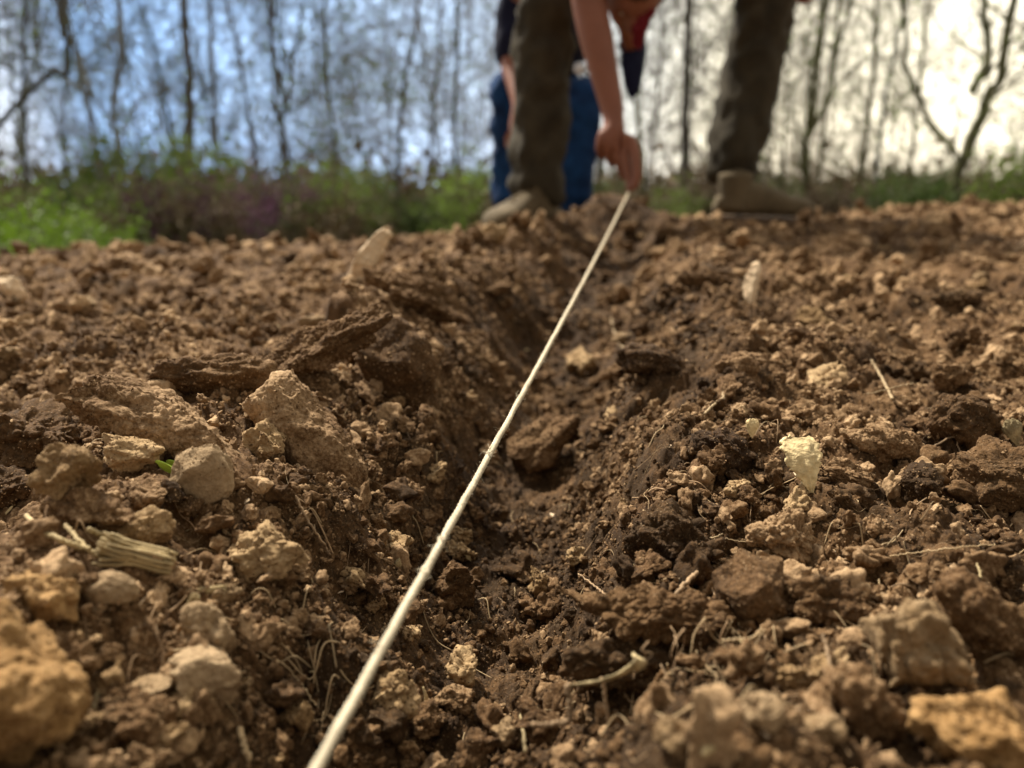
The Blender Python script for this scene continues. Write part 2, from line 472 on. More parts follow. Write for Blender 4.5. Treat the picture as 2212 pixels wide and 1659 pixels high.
H(20, 1050, 110, 90, 0, CLOD_DARK, 'soil_clod', 'dark crumbly clod below the root-bound clod at the left edge', 'soil clod', 312, 1.0, cuts=8, grain=.003, rough=1.4)
H(195, 1100, 190, 85, -15, CLOD, 'soil_clod', 'wedge shaped brown clod with a flat light upper edge', 'soil clod', 313, .9, cuts=13, grain=.0025, rough=.9)
H(310, 1075, 90, 70, 0, CLOD, 'soil_clod', 'small angular reddish brown clod left of the smooth stone', 'soil clod', 314, .9, cuts=12, grain=.002)
H(320, 1140, 105, 90, 10, CLOD_DRY, 'soil_clod', 'squat pitted clod directly behind the frayed straw stub', 'soil clod', 315, .9, cuts=11, grain=.002, rough=.8)
H(580, 1195, 165, 130, 18, CLOD_DRY, 'soil_clod', 'ragged flaky tan clod left of the string', 'soil clod', 316, .8, cuts=12, grain=.003, rough=1.1, flaky=.3)
H(240, 1268, 115, 70, -4, STONE, 'rounded_stone', 'smooth rounded grey-tan stone below the straw stub', 'stone', 317, .9, rough=.25, cuts=5, grain=.001, lump=.5)
H(450, 1365, 130, 130, -20, STONE, 'knobbly_stone', 'knobbly brown stone standing just behind the pale grey-topped stone', 'stone', 318, .9, rough=.6, cuts=7, grain=.002, lump=1.3)
H(440, 1468, 150, 125, -10, STONE, 'rounded_stone', 'pale grey-topped stone, largest of the lower left', 'stone', 319, 1.0, rough=.5, cuts=8, grain=.002, lump=.8)
H(325, 1483, 100, 38, 3, STONE, 'flat_stone', 'small flat light stone lying against the pale grey-topped stone', 'stone', 320, 1.6, rough=.4, cuts=5, grain=.001)
H(480, 1285, 90, 40, 18, STONE, 'flat_stone', 'thin slanting stone chip below the ragged flaky clod', 'stone', 321, .9, rough=.5, cuts=12, grain=.001)
H(640, 1545, 75, 75, 10, CLOD_DRY, 'soil_clod', 'small faceted clod just left of the string near the bottom edge', 'soil clod', 322, 1.0, cuts=13, grain=.002, rough=.7)
H(290, 1560, 190, 120, -5, CLOD, 'soil_clod', 'wide brown clod under the small flat light stone', 'soil clod', 323, 1.0, cuts=9, grain=.003, rough=1.1)
H(430, 1530, 95, 100, -25, CLOD, 'soil_clod', 'faceted brown clod leaning below the pale grey-topped stone', 'soil clod', 324, 1.0, cuts=12, grain=.002, rough=.8)
H(40, 1490, 270, 330, -15, CLAY, 'clay_lump', 'big ochre lump of clay cut off by the lower left corner', 'clay lump', 325, 1.0, level=7, cuts=14, grain=.003, rough=.9, lump=1.0)
H(95, 1290, 170, 110, -18, CLAY, 'clay_lump', 'blurred tan lump above the big ochre clay lump on the left', 'clay lump', 326, 1.0, cuts=12, grain=.003, rough=.9)
# furrow
H(1180, 965, 165, 95, 32, CLOD_DARK, 'soil_clod', 'dark oblong block of soil lying in the bottom of the furrow', 'soil clod', 330, 1.0, cuts=8, grain=.003, rough=.6, boxy=.6, lump=.6, lift=14)
H(985, 1265, 85, 105, -8, CLOD_DARK, 'soil_clod', 'dark upright clod just right of the string in the furrow', 'soil clod', 331, .9, cuts=10, grain=.003)
H(985, 1195, 90, 40, -18, CLOD_DRY, 'soil_clod', 'thin pale crust of soil capping the dark upright clod', 'soil clod', 332, 1.4, cuts=9, grain=.002, rough=1.4, lift=8)
H(985, 1160, 70, 50, -14, CLOD_DRY, 'soil_clod', 'pale lumpy clod touching the string where it is frayed', 'soil clod', 333, 1, cuts=9, grain=.002, rough=1.4)
H(1170, 1262, 60, 78, 10, CLOD_DRY, 'soil_clod', 'tan knobbly clod standing in the right wall of the furrow', 'soil clod', 334, .8, cuts=9, grain=.002, rough=1.2)
H(1230, 940, 60, 60, 0, CLOD_DARK, 'soil_clod', 'small dark lump behind the oblong block in the furrow', 'soil clod', 335, 1, cuts=8, level=5)
H(860, 1180, 65, 60, 0, CLOD_DRY, 'soil_clod', 'small rounded clod close left of the string above the fray', 'soil clod', 336, 1, cuts=9, grain=.002)
H(850, 1500, 110, 100, 12, CLOD_DRY, 'soil_clod', 'angular grey-brown clod right of the string near the bottom', 'soil clod', 337, .9, cuts=11, grain=.002)
H(920, 1560, 95, 85, 0, CLOD_DARK, 'soil_clod', 'dark rounded clod on the furrow floor near the bottom edge', 'soil clod', 338, 1, cuts=8, grain=.002)
H(980, 1510, 90, 60, 8, CLOD, 'soil_clod', 'brown oval clod resting on the dark rounded clod', 'soil clod', 339, 1, cuts=8, grain=.002)
H(1100, 1590, 80, 75, -5, STONE, 'rounded_stone', 'grey round stone at the bottom edge with a straw across it', 'stone', 340, 1, cuts=7, grain=.0015, rough=.4)
# right bank
H(1565, 975, 130, 100, -12, CLOD_DARK, 'soil_clod', 'rounded dark clod left of the white pointed husk', 'soil clod', 350, 1, cuts=6, grain=.0025, rough=.9)
H(1900, 962, 180, 85, -12, CLOD, 'soil_clod', 'oval granular clod like a loaf, right of the white pointed husk', 'soil clod', 351, 1, cuts=3, grain=.0025, rough=.9, lump=.5, level=7, log=.6)
H(1830, 1025, 110, 65, -15, CLOD, 'soil_clod', 'low brown clod under the loaf-like clod', 'soil clod', 352, 1, cuts=8, grain=.0025)
H(1985, 1040, 85, 85, 0, CLOD_DARK, 'soil_clod', 'round dark clod below the right end of the loaf-like clod', 'soil clod', 353, 1, cuts=6, grain=.0025)
H(2070, 910, 150, 110, -8, CLOD_DARK, 'soil_clod', 'broad domed clod with fine roots on the right bank', 'soil clod', 354, 1, cuts=7, grain=.003, rough=1)
H(2180, 1040, 220, 170, -15, CLOD_DARK, 'soil_clod', 'large smooth dark clod at the right edge above the black gap', 'soil clod', 355, 1, cuts=6, grain=.0025, rough=.9, level=7)
H(2050, 820, 80, 70, 0, CLOD, 'soil_clod', 'pitted round clod standing behind the right bank', 'soil clod', 356, 1, cuts=8, grain=.003)
H(1690, 1160, 160, 120, 5, CLOD, 'soil_clod', 'coarse grainy mound of a clod below the white pointed husk', 'soil clod', 357, 1, cuts=6, grain=.003, rough=1.4, level=7)
H(1450, 1160, 190, 160, -10, CLOD_DARK, 'soil_clod', 'big dark granular clod on the edge of the right furrow wall', 'soil clod', 358, 1, cuts=6, grain=.0028, rough=1.2, level=7)
H(1630, 1270, 160, 150, 0, CLOD, 'soil_clod', 'smooth brown bulging clod under the twiggy root', 'soil clod', 359, 1, cuts=7, grain=.002, rough=.6, lump=.6)
H(1780, 1290, 170, 100, 0, CLOD_DARK, 'soil_clod', 'wide dark clod right of the smooth bulging clod', 'soil clod', 360, 1, cuts=7, grain=.003)
H(1420, 1345, 400, 120, -8, CLOD, 'soil_slab', 'layered slab of soil jutting over the furrow with roots hanging from it', 'soil slab', 361, 1.1, cuts=7, grain=.003, rough=1.6, flaky=.35, lift=20, level=7)
H(1335, 1440, 250, 150, 6, CLOD_DARK, 'soil_slab', 'square-cut block of soil below the jutting layered slab', 'soil slab', 362, 1, cuts=10, grain=.003, rough=1.4, boxy=.7)
H(2130, 1350, 300, 150, -32, CLOD, 'soil_slab', 'thick wedge of brown soil slanting down to the right edge', 'soil slab', 363, .9, cuts=5, grain=.003, rough=1.0, level=7, log=.6)
H(2055, 1275, 90, 110, -8, CLOD, 'soil_clod', 'blunt cone of soil at the top of the slanting wedge', 'soil clod', 364, .9, cuts=8, grain=.002, rough=.8)
H(1985, 1415, 185, 250, 38, STONE, 'lumpy_stone', 'long lumpy grey-tan stone, largest stone on the right', 'stone', 365, .8, cuts=5, grain=.006, rough=1.1, lump=.9, level=7)
H(1710, 1468, 125, 60, 3, CLOD_DRY, 'soil_clod', 'flat pale clod with a level top beside a root on the right', 'soil clod', 366, .8, cuts=12, grain=.002)
H(1860, 1520, 210, 170, -25, CLOD, 'soil_clod', 'broad pitted clod left of the long lumpy stone', 'soil clod', 367, 1, cuts=7, grain=.004, rough=1.5)
H(2110, 1590, 300, 190, -12, CLAY, 'clay_lump', 'bright ochre lump of clay cut off by the lower right corner', 'clay lump', 368, 1, cuts=11, grain=.003, rough=.9, level=7)
H(1650, 1530, 80, 70, 0, STONE, 'rounded_stone', 'small pale round stone low on the right beside a hanging root', 'stone', 369, 1, cuts=6, grain=.001, rough=.3)
H(1450, 1585, 80, 70, 0, STONE, 'rounded_stone', 'small grey stone at the bottom edge under the curled pale root', 'stone', 370, 1, cuts=6, grain=.001, rough=.3)
H(1780, 1580, 90, 70, 0, STONE, 'rounded_stone', 'blurred tan stone at the bottom edge left of the ochre lump', 'stone', 371, 1, cuts=6, grain=.001, rough=.3)
H(1410, 780, 150, 70, -12, CLOD_DARK, 'soil_clod', 'dark hooded clod at the far right lip of the furrow', 'soil clod', 372, 1, cuts=8, level=5)
H(1600, 790, 110, 60, 8, CLOD, 'soil_clod', 'pale-topped clod on the right bank in front of the far stake', 'soil clod', 373, 1, cuts=8, level=5)
H(2070, 905-260, 110, 42, 6, CLOD, 'soil_clod', 'single long lump lying on the far right field', 'soil clod', 374, 1, cuts=6, level=5)
H(1530, 600, 130, 40, 0, CLOD_DARK, 'soil_clod', 'dark hollow-fronted lump beside the far right stake', 'soil clod', 375, 1, cuts=8, level=5)

# crumbs clinging to the clods
DP = np.concatenate(DUST); m_n = len(DP); PV, PF = proto(1, 16)
v = PV[rng.integers(0, 16, m_n)] * (DP[:, 3] * .5)[:, None, None].astype(np.float32) * rng.uniform(.6, 1.4, (m_n, 1, 3)).astype(np.float32)
v = np.einsum('nvi,nji->nvj', v, rotmats(m_n)) + DP[:, None, :3]
f = PF[None] + (np.arange(m_n) * PV.shape[1])[:, None, None]
me = mesh_np('clinging_crumbs', v.reshape(-1, 3), f.reshape(-1, 3), False, [CRUMB]); set_dry(me, v.reshape(-1, 3))
tag(obj('clinging_crumbs', me), 'fine soil crumbs clinging to the clods', 'soil crumbs', 'soil crumbs', 'stuff')

# ------------------------------------------------------------------ tubes
def tube(path, radii, sides=6, cap=True, twist=0, lobes=0, lobe_amp=0):
    path = np.asarray(path, np.float32); n = len(path); radii = np.broadcast_to(np.asarray(radii, np.float32), (n,))
    T = np.gradient(path, axis=0); T /= np.linalg.norm(T, axis=1)[:, None] + 1e-9
    up = np.array([0.0, 0, 1]); up = np.array([1.0, 0, 0]) if abs(T[0] @ up) > .9 else up
    N = np.cross(T, up); N /= np.linalg.norm(N, axis=1)[:, None] + 1e-9; B = np.cross(T, N)
    a = np.linspace(0, 2 * math.pi, sides, endpoint=False)
    s = np.concatenate([[0], np.cumsum(np.linalg.norm(np.diff(path, axis=0), axis=1))])
    ang = a[None, :] + (s * twist)[:, None] * 0
    rad = radii[:, None] * (1 + (lobe_amp * np.cos(lobes * (a[None, :] + (s * twist)[:, None])) if lobes else 0))
    V = path[:, None] + N[:, None] * (np.cos(ang) * rad)[..., None] + B[:, None] * (np.sin(ang) * rad)[..., None]
    V = V.reshape(-1, 3)
    i = (np.arange(n - 1) * sides)[:, None]; j = np.arange(sides)[None]; j2 = (j + 1) % sides
    F = np.stack([i + j, i + j2, i + sides + j2, i + sides + j], -1).reshape(-1, 4)
    if cap:
        V = np.concatenate([V, path[:1] - T[:1] * radii[0] * .4, path[-1:] + T[-1:] * radii[-1] * .4]); c0 = n * sides
        k = np.arange(sides); k2 = (k + 1) % sides
        F = np.concatenate([F, np.stack([k2, k, np.full(sides, c0), np.full(sides, c0)], 1), np.stack([(n - 1) * sides + k, (n - 1) * sides + k2, np.full(sides, c0 + 1), np.full(sides, c0 + 1)], 1)])
    return V, F

def join(L):
    V = []; F = []; b = 0
    for v, f in L: V.append(v); F.append(f + b); b += len(v)
    return np.concatenate(V), np.concatenate(F)

def quads_tris(F):
    "caps are stored as quads with a repeated index; give them back as clean faces"
    return F

def mesh_t(name, V, F, mat, smooth=True):
    bad = F[:, 2] == F[:, 3]
    t = np.concatenate([F[~bad][:, [0, 1, 2]], F[~bad][:, [0, 2, 3]], F[bad][:, :3]])
    return mesh_np(name, V, t, smooth, [mat])

def spline(pts, n):
    pts = np.asarray(pts, np.float32); k = len(pts)
    if k < 3: return np.linspace(pts[0], pts[-1], n)
    t = np.linspace(0, k - 1, n); i = np.clip(t.astype(int), 0, k - 2); f = (t - i)[:, None]
    p0 = pts[np.maximum(i - 1, 0)]; p1 = pts[i]; p2 = pts[i + 1]; p3 = pts[np.minimum(i + 2, k - 1)]
    return .5 * (2 * p1 + (p2 - p0) * f + (2 * p0 - 5 * p1 + 4 * p2 - p3) * f ** 2 + (-p0 + 3 * p1 - 3 * p2 + p3) * f ** 3)

# ------------------------------------------------------------------ string
HAND_D = 2.0
S0 = P(652, 1672, .25); S1 = P(1360, 412, HAND_D - .01)
d = (S1 - S0)
back = S0 - d.normalized() * .45
pts = [np.array(back + (S1 - back) * t) for t in np.linspace(0, 1, 1500)]
pts = np.array(pts); L = np.linalg.norm(pts - np.array(back), axis=1); LT = L[-1]
pts[:, 2] -= .012 * np.sin(math.pi * L / LT)                       # a slight sag
pts[:, 0] += perlin2(L.astype(np.float32), L.astype(np.float32) * 0, .02, 3) * .0004
V, F = tube(pts, .00192 * (1 + .10 * perlin2(L.astype(np.float32), L.astype(np.float32) * 0, .006, 5)), 14, True, twist=520, lobes=3, lobe_amp=.20)
st = obj('garden_string', mesh_t('garden_string', V, F, STRING))
tag(st, 'taut cream cotton string stretched over the furrow up to the hand', 'string')
def on_string(py):
    best = min(range(len(pts)), key=lambda i: abs(py - (829.5 - FPX * ((Vector(pts[i]) - Vector((0, 0, CAMZ))).dot(Vector((0, sp, cp)))) / max(1e-3, (Vector(pts[i]) - Vector((0, 0, CAMZ))).dot(Vector((0, cp, -sp)))))))
    return Vector(pts[best])
for py, n_, ln in ((1170, 22, .006), (1235, 14, .005), (985, 16, .008), (700, 6, .006), (1090, 5, .006), (1400, 7, .007), (860, 6, .005)):
    c = on_string(py); Ls = []
    if n_ > 12:
        v, f = clod_verts(4, int(py), (.8, 1.3, .8), .0030, 2, 1.2, 0)
        Ls.append((v + np.array(c), np.concatenate([f, f[:, 2:3]], 1)))
    for k in range(n_):
        q = np.array(c) + rng.normal(size=3) * (.0004, .004, .0004); dr = rng.normal(size=3); dr /= np.linalg.norm(dr)
        pp = [q, q + dr * ln * .5, q + dr * ln * .7 + rng.normal(size=3) * ln * .3]
        Ls.append(tube(spline(pp, 6), .00016, 4))
    V, F = join(Ls)
    obj('frayed_fibre', mesh_t('frayed_fibre', V, F, STRING), st)

Ls = []
for k in range(1500):
    i = int(rng.integers(420, 1300)); q = pts[i] + rng.normal(size=3) * .0008; dr = rng.normal(size=3) * (.6, 1, .6); dr /= np.linalg.norm(dr)
    Ls.append(tube(np.array([q, q + dr * .0018, q + dr * .003 + rng.normal(size=3) * .001]), .00007, 3, False))
V, F = join(Ls); obj('fuzz', mesh_t('fuzz', V, F, STRING), st)

# ------------------------------------------------------------------ roots, straws, sticks
def lay(pxs, r, mat, name, label, cat, up=.004, sides=7, group=None, wob=.0008, taper=1.0, lifts=None, tfix=None):
    "a strand through picture points that lie on the soil"
    Pn = []
    ts = [hit(a, b)[0] for a, b in pxs]; 
    if tfix: ts = [tfix] * len(pxs); lifts = None
    for i, (a, b) in enumerate(pxs):
        t = ts[i] if lifts is None else ts[0] if lifts[i] is None else ts[i] * lifts[i]
        p = P(a, b, t - .006); Pn.append(np.array(p) + (0, 0, up))
    n = 12 + 8 * len(pxs); r = r * .62
    s = spline(Pn, n); s += rng.normal(size=s.shape) * wob * .4
    k = np.linspace(0, 1, n); rad = r * (1 - (1 - taper) * k)
    V, F = tube(s, rad, sides)
    return tag(obj(name, mesh_t(name, V, F, mat)), label, cat, group)

TB = hit(1335, 1497)[0] - .052
# frayed straw stub
def straw_stub(px, py, w, h, ang, label):
    t, _ = hit(px, py + h * .4); c = P(px, py, t); Lh = w / 2 / FPX * t; rr = h / 2 / FPX * t
    Ls = []
    for k in range(120):
        a = rng.uniform(0, 6.28); q = rr * math.sqrt(rng.random()) * .85
        y0 = math.cos(a) * q; z0 = math.sin(a) * q
        e1 = Lh * rng.uniform(.75, 1.12); e0 = -Lh * rng.uniform(.7, 1.25)
        fl = rng.normal(size=2) * rr * .3
        Ls.append(tube(spline([(e0, y0 + fl[0], z0 + fl[1]), (0, y0, z0), (e1, y0 * 1.05, z0 * 1.05)], 9), rng.uniform(.06, .13) * rr, 5))
    V, F = join(Ls)
    o = obj('straw_stub', mesh_t('straw_stub', V, F, STRAW), loc=c); o.rotation_euler = (R(-PITCH), R(-ang), R(12))
    return tag(o, label, 'straw')
straw_stub(300, 1198, 135, 62, -24, 'thick frayed stub of maize straw on the left bank')
straw_stub(405, 1325, 90, 24, 62, 'thin split straw stub standing up between the stones')
straw_stub(450, 1275, 70, 18, 0, 'short pale straw piece lying flat above the split stub')

lay([(60, 1130), (110, 1170), (180, 1200)], .0022, STRAW, 'straw_stalk', 'longer bent straw stalk by the frayed stub at the left', 'straw')
lay([(145, 1150), (185, 1195), (215, 1215)], .0020, STRAW, 'straw_stalk', 'shorter straw stalk beside the bent stalk', 'straw')
lay([(195, 1160), (250, 1185), (265, 1205)], .0022, STRAW, 'straw_stalk', 'stubby straw stalk touching the frayed stub', 'straw')
lay([(222, 1440 + 50), (205, 1550)], .0010, STRAW, 'straw_stalk', 'thin upright straw in front of the wide brown clod', 'straw')
lay([(715, 1115), (735, 1170), (770, 1225), (785, 1245)][0:4] if False else [(640, 1085), (668, 1140), (705, 1195), (712, 1210)], .0013, ROOT, 'thin_stick', 'dark thin stick lying aslant left of the string', 'stick')
lay([(600, 1440), (640, 1475), (685, 1540)], .0005, ROOT_PALE, 'fine_root', 'fine pale root looping left of the string near the bottom', 'root')
lay([(1520, 1250), (1480, 1285), (1448, 1325)], .0021, ROOT, 'twiggy_root', 'thick forked root sticking out above the jutting slab', 'root', up=.008)
lay([(1517, 1255), (1540, 1300), (1560, 1330)], .0010, ROOT, 'twiggy_root', 'thin branch of root falling right from the forked root', 'root', up=.006)
lay([(1250, 1255), (1285, 1285), (1330, 1320)], .0009, ROOT, 'thin_stick', 'dark thin stick leaning right of the tan knobbly clod', 'stick', up=.006)
lay([(1480, 1215), (1520, 1185), (1560, 1170)], .0009, ROOT_PALE, 'fine_root', 'forked fine root over the big dark granular clod', 'root', up=.005)
lay([(1500, 1190), (1560, 1180), (1640, 1192)], .0005, ROOT_PALE, 'fine_root', 'long fine root running right from the forked fine root', 'root', up=.005)
lay([(1990, 1000), (2050, 965), (2100, 950)], .0011, ROOT, 'fine_root', 'brown root crossing between the loaf-like clod and the domed clod', 'root', up=.008)
lay([(2060, 960), (2070, 1000), (2085, 1050)], .0008, ROOT, 'fine_root', 'brown root hanging down right of the loaf-like clod', 'root', up=.008)
lay([(1920, 1215), (2000, 1205), (2080, 1195), (2150, 1190)], .0006, ROOT_PALE, 'fine_root', 'long fine pale root lying across the right bank', 'root', up=.004)
lay([(1870, 870), (1930, 855), (1970, 845)], .0009, ROOT_PALE, 'straw_stalk', 'pale straw slanting on the crest of the right bank', 'straw', up=.008)
lay([(1880, 795), (1900, 830), (1925, 880)], .0022, ROOT_PALE, 'straw_stalk', 'blurred thick straw leaning behind the right bank crest', 'straw', up=.008)
lay([(1520, 920), (1545, 895), (1560, 880), (1555, 850)], .0016, ROOT_PALE, 'curled_root', 'curled pale root at the top of the right furrow wall', 'root', up=.01)
lay([(1320, 700), (1330, 740), (1345, 765), (1380, 760)], .0025, ROOT_PALE, 'curled_root', 'blurred looped root at the far lip of the furrow', 'root', up=.01)
lay([(2103, 1250), (2112, 1285)], .0009, STRAW, 'straw_stalk', 'tiny upright yellow straw right of the blunt cone of soil', 'straw', up=.01)
lay([(1515, 1645), (1570, 1615)], .0024, STRAW, 'straw_stalk', 'bright yellow straw piece at the bottom edge of the right side', 'straw')
lay([(1125, 1570), (1130, 1610), (1135, 1650)], .0014, STRAW, 'straw_stalk', 'straw lying over the grey round stone at the bottom edge', 'straw', up=.008)
def ribbon(pxs, ws, t, mat, name, label, cat):
    n = 30; path = spline([np.array(P(a, b, t + dz)) for a, b, dz in pxs], n); w = np.interp(np.linspace(0, 1, n), np.linspace(0, 1, len(ws)), ws)
    T = np.gradient(path, axis=0); T /= np.linalg.norm(T, axis=1)[:, None]; Nn = np.cross(T, np.array([0, -1, .3])); Nn /= np.linalg.norm(Nn, axis=1)[:, None]
    tw = np.linspace(.2, 1.1, n); Bn = np.cross(T, Nn); V = []
    for k in range(7):
        q = (k - 3) / 3; V.append(path + (Nn * np.cos(tw)[:, None] + Bn * np.sin(tw)[:, None]) * (q * w)[:, None] + Bn * (q * q * w * .5)[:, None])
    V = np.stack(V, 1).reshape(-1, 3); V += rng.normal(size=V.shape) * .00012
    i = (np.arange(n - 1) * 7)[:, None]; j = np.arange(6)[None]; F = np.stack([i + j, i + j + 1, i + j + 8, i + j + 7], -1).reshape(-1, 4)
    o = obj(name, mesh_np(name, V, F, True, [mat])); md = o.modifiers.new('s', 'SOLIDIFY'); md.thickness = .0008
    return tag(o, label, cat)
ribbon([(1222, 1482, 0), (1290, 1474, -.004), (1345, 1456, -.006), (1378, 1432, -.004), (1374, 1412, .004)], [.0006, .0011, .0020, .0046, .0034], TB, HUSK, 'broad_root', 'broad pale curled strip hanging in front of the square-cut block', 'root')
def husk_flake():
    t = hit(1745, 1045)[0] - .020; n = 60
    path = spline([np.array(P(a, b, t + dz)) for a, b, dz in ((1728, 946, .010), (1738, 985, .002), (1746, 1025, 0), (1754, 1064, .001))], n)
    w = np.interp(np.linspace(0, 1, n), [0, .12, .35, .62, .85, 1], [.0085, .0115, .0112, .0090, .0045, .0008])
    k = np.linspace(-1, 1, 13); V = []; ii = np.arange(n, dtype=np.float32); jl = perlin2(ii, ii * 0, 5., 31) * .30 + perlin2(ii, ii * 0, 1.9, 32) * .10; jr = perlin2(ii, ii * 0, 5., 33) * .30 + perlin2(ii, ii * 0, 1.9, 34) * .10
    for i in range(n):
        jag = (1 + jl[i], 1 + jr[i])
        for q in k:
            x = q * w[i] * (jag[0] if q < 0 else jag[1]); V.append(path[i] + np.array([x, .35 * abs(x) + .0008 * math.sin(q * 9 + i * .1), 0]))
    V = np.array(V, np.float32); V[:, 1] += perlin3(V / .005) * .0010 + perlin3(V / .0020) * .00035
    i = (np.arange(n - 1) * 13)[:, None]; j = np.arange(12)[None]; F = np.stack([i + j, i + j + 13, i + j + 14, i + j + 1], -1).reshape(-1, 4)
    o = obj('pointed_husk', mesh_np('pointed_husk', V, F, True, [HUSK])); o.modifiers.new('s', 'SOLIDIFY').thickness = .0024
    tag(o, 'cream pointed jagged husk hanging tip down on the right bank', 'husk')
husk_flake()
for k in range(34):
    px = random.uniform(1390, 1680); py = random.uniform(1330, 1440); t = TB + random.uniform(-.004, .03) + (px - 1400) * .00008
    pp = [np.array(P(px, py, t))]; dx = random.uniform(-50, 60); L_ = random.uniform(40, 150)
    for q in (.35, .7, 1): pp.append(np.array(P(px + dx * q + random.uniform(-14, 14), py + L_ * q * random.uniform(.7, 1.1), t + random.uniform(-.006, .006))))
    V, F = tube(spline(pp, 16), np.linspace(1, .4, 16) * random.choice([.0002, .0003, .0005]), 5)
    tag(obj('hanging_fibre', mesh_t('hanging_fibre', V, F, random.choice([ROOT, ROOT_PALE]))), 'hair-thin root hanging from the layered slab of soil', 'root fibre', 'roots hanging from the layered slab')
lay([(1225, 1480), (1232, 1530), (1222, 1560), (1150, 1565)], .0022, ROOT, 'broad_root', 'brown root hanging down from the broad pale root to the bottom', 'root', up=.0, tfix=TB)
lay([(1470, 1470), (1485, 1540), (1500, 1600), (1500, 1655)], .0016, ROOT, 'hanging_root', 'long brown root hanging below the layered slab', 'root', tfix=TB + .005)
lay([(1300, 1480), (1312, 1560), (1325, 1640)], .0013, ROOT, 'hanging_root', 'thin hanging root left of the long brown root', 'root', tfix=TB + .008)
lay([(1560, 1400), (1620, 1395), (1645, 1375)], .0010, ROOT_PALE, 'fine_root', 'fine forked root below the layered slab at its right end', 'root', tfix=TB + .012)
lay([(1510, 1530), (1560, 1535), (1600, 1575)], .0012, ROOT, 'fine_root', 'arched thin root beside the small pale round stone', 'root', up=.008)
lay([(1775, 1395), (1785, 1440), (1792, 1490)], .0014, ROOT, 'hanging_root', 'upright grey root right of the flat pale clod', 'root', up=.006)
lay([(520, 1590), (530, 1630), (540, 1655)], .0022, ROOT_PALE, 'dry_leaf_strip', 'pale dry strip at the bottom edge left of the string', 'dry leaf')
# many fine fibres
for k in range(240):
    if random.random() < .5: px, py = random.uniform(1350, 2200), random.uniform(850, 1600)
    elif random.random() < .5: px, py = random.uniform(0, 800), random.uniform(900, 1620)
    else: px, py = random.uniform(700, 1500), random.uniform(1000, 1640)
    t, p = hit(px, py)
    a = random.uniform(0, 6.28); ln = random.uniform(.008, .028) * (1 + .6 * t); Pn = [np.array(p)]
    for s_ in range(3):
        a += random.uniform(-.7, .7); q = Pn[-1] + np.array([math.cos(a), math.sin(a), 0]) * ln / 3
        q[2] = gz(q[0], q[1]) + random.uniform(.001, .008); Pn.append(q)
    Pn[0][2] += .002
    V, F = tube(spline(Pn, 14), np.linspace(1, .45, 14) * random.choice([.0002, .0003, .00045, .0006]), 5)
    tag(obj('root_fibre', mesh_t('root_fibre', V, F, random.choice([ROOT, ROOT_PALE, ROOT_PALE]))), 'short hair-thin root fibre curling out of the crumbly soil', 'root fibre', 'root fibres in the soil')
# chips of chaff and leaf flakes
for k in range(70):
    px, py = random.uniform(0, 2212), random.uniform(620, 1640)
    t, p = hit(px, py); s = random.uniform(.0012, .0036) * (1 + .3 * t)
    g = np.random.default_rng(k); v, f = clod_verts(3, 2000 + k, (1, g.uniform(.3, .6), .12), s, 5, 1.2, 0)
    o = obj('chaff_flake', mesh_np('chaff_flake', v, f, False, [random.choice([HUSK, STRAW, WOOD])]), loc=p + Vector((0, 0, s * .5)))
    o.rotation_euler = (random.uniform(-.6, .6), random.uniform(-.6, .6), random.uniform(0, 6.28))
    tag(o, 'tiny pale flake of chaff lying on the soil', 'chaff', 'chaff flakes on the soil')

# pale pointed husk, right of centre
def husk(px, py, w, h, ang, label, name='pointed_husk', mat=HUSK, seed=5):
    t, _ = hit(px, py + h * .35); c = P(px, py, t - .018)
    V, F = ico(6); p = V.copy()
    zz = p[:, 2]; wd = np.interp(zz, [-1, -.8, -.3, .4, .8, 1], [.5, .42, .62, 1.05, 1.15, 1.2])
    p[:, 0] *= wd; p[:, 1] *= wd * .45
    q = p * (w / 2 / FPX * t, w / 2 / FPX * t, h / 2 / FPX * t)
    q *= (1 + .13 * perlin3(p * (5, 5, 2) + seed) + .10 * perlin3(p * (10, 10, 4) + seed) + .03 * perlin3(p * (30, 30, 9) + seed))[:, None]
    o = obj(name, mesh_np(name, q, F, True, [mat]), loc=c); o.rotation_euler = (R(-PITCH + 6), R(-ang), 0)
    return tag(o, label, 'husk')
husk(1625, 925, 30, 40, 0, 'small white stub of husk above the rounded dark clod', seed=8)
husk(2190, 935, 40, 60, 20, 'whitish curl of husk at the right edge above the dark clods', seed=9)
husk(1010, 1200, 16, 26, 30, 'tiny white husk flake beside the frayed string', seed=10)
husk(860, 1218, 26, 16, 60, 'tiny white curled shell just left of the string', seed=11)
# green blade piece
def blade(pxs, w, mat, name, label, cat, thick=.0006):
    ps = [hit(a, b)[0] for a, b in pxs]; t = min(ps) - .006
    path = spline([np.array(P(a, b, t)) for a, b in pxs], 14); n = len(path)
    V = []; 
    for i, p in enumerate(path):
        k = w * math.sin(math.pi * (.12 + .8 * i / (n - 1))) 
        for (dx, dz) in ((-.35, .5), (0, .1), (.35, -.5)):
            V.append(p + np.array([dx * k, -.35 * abs(dx) * k, dz * k]))
    V = np.array(V, np.float32); F = []
    for i in range(n - 1):
        for j in range(2): F.append([i * 3 + j, i * 3 + j + 1, i * 3 + j + 4, i * 3 + j + 3])
    o = obj(name, mesh_np(name, V, np.array(F), True, [mat])); md = o.modifiers.new('s', 'SOLIDIFY'); md.thickness = thick
    return tag(o, label, cat)
blade([(340, 1003), (362, 1010), (386, 1020)], .0085, LEAFG, 'grass_blade', 'bright green piece of grass blade behind the smooth flat stone', 'grass blade')
blade([(360, 1005), (368, 1000), (378, 998)], .004, LEAFG, 'grass_blade', 'small green sprout tip above the bright green blade', 'grass blade')
blade([(1023 + 0, 1625), (1010, 1640)], .002, HUSK, 'dry_flake', 'small dry flake at the bottom of the furrow', 'dry leaf') if False else None
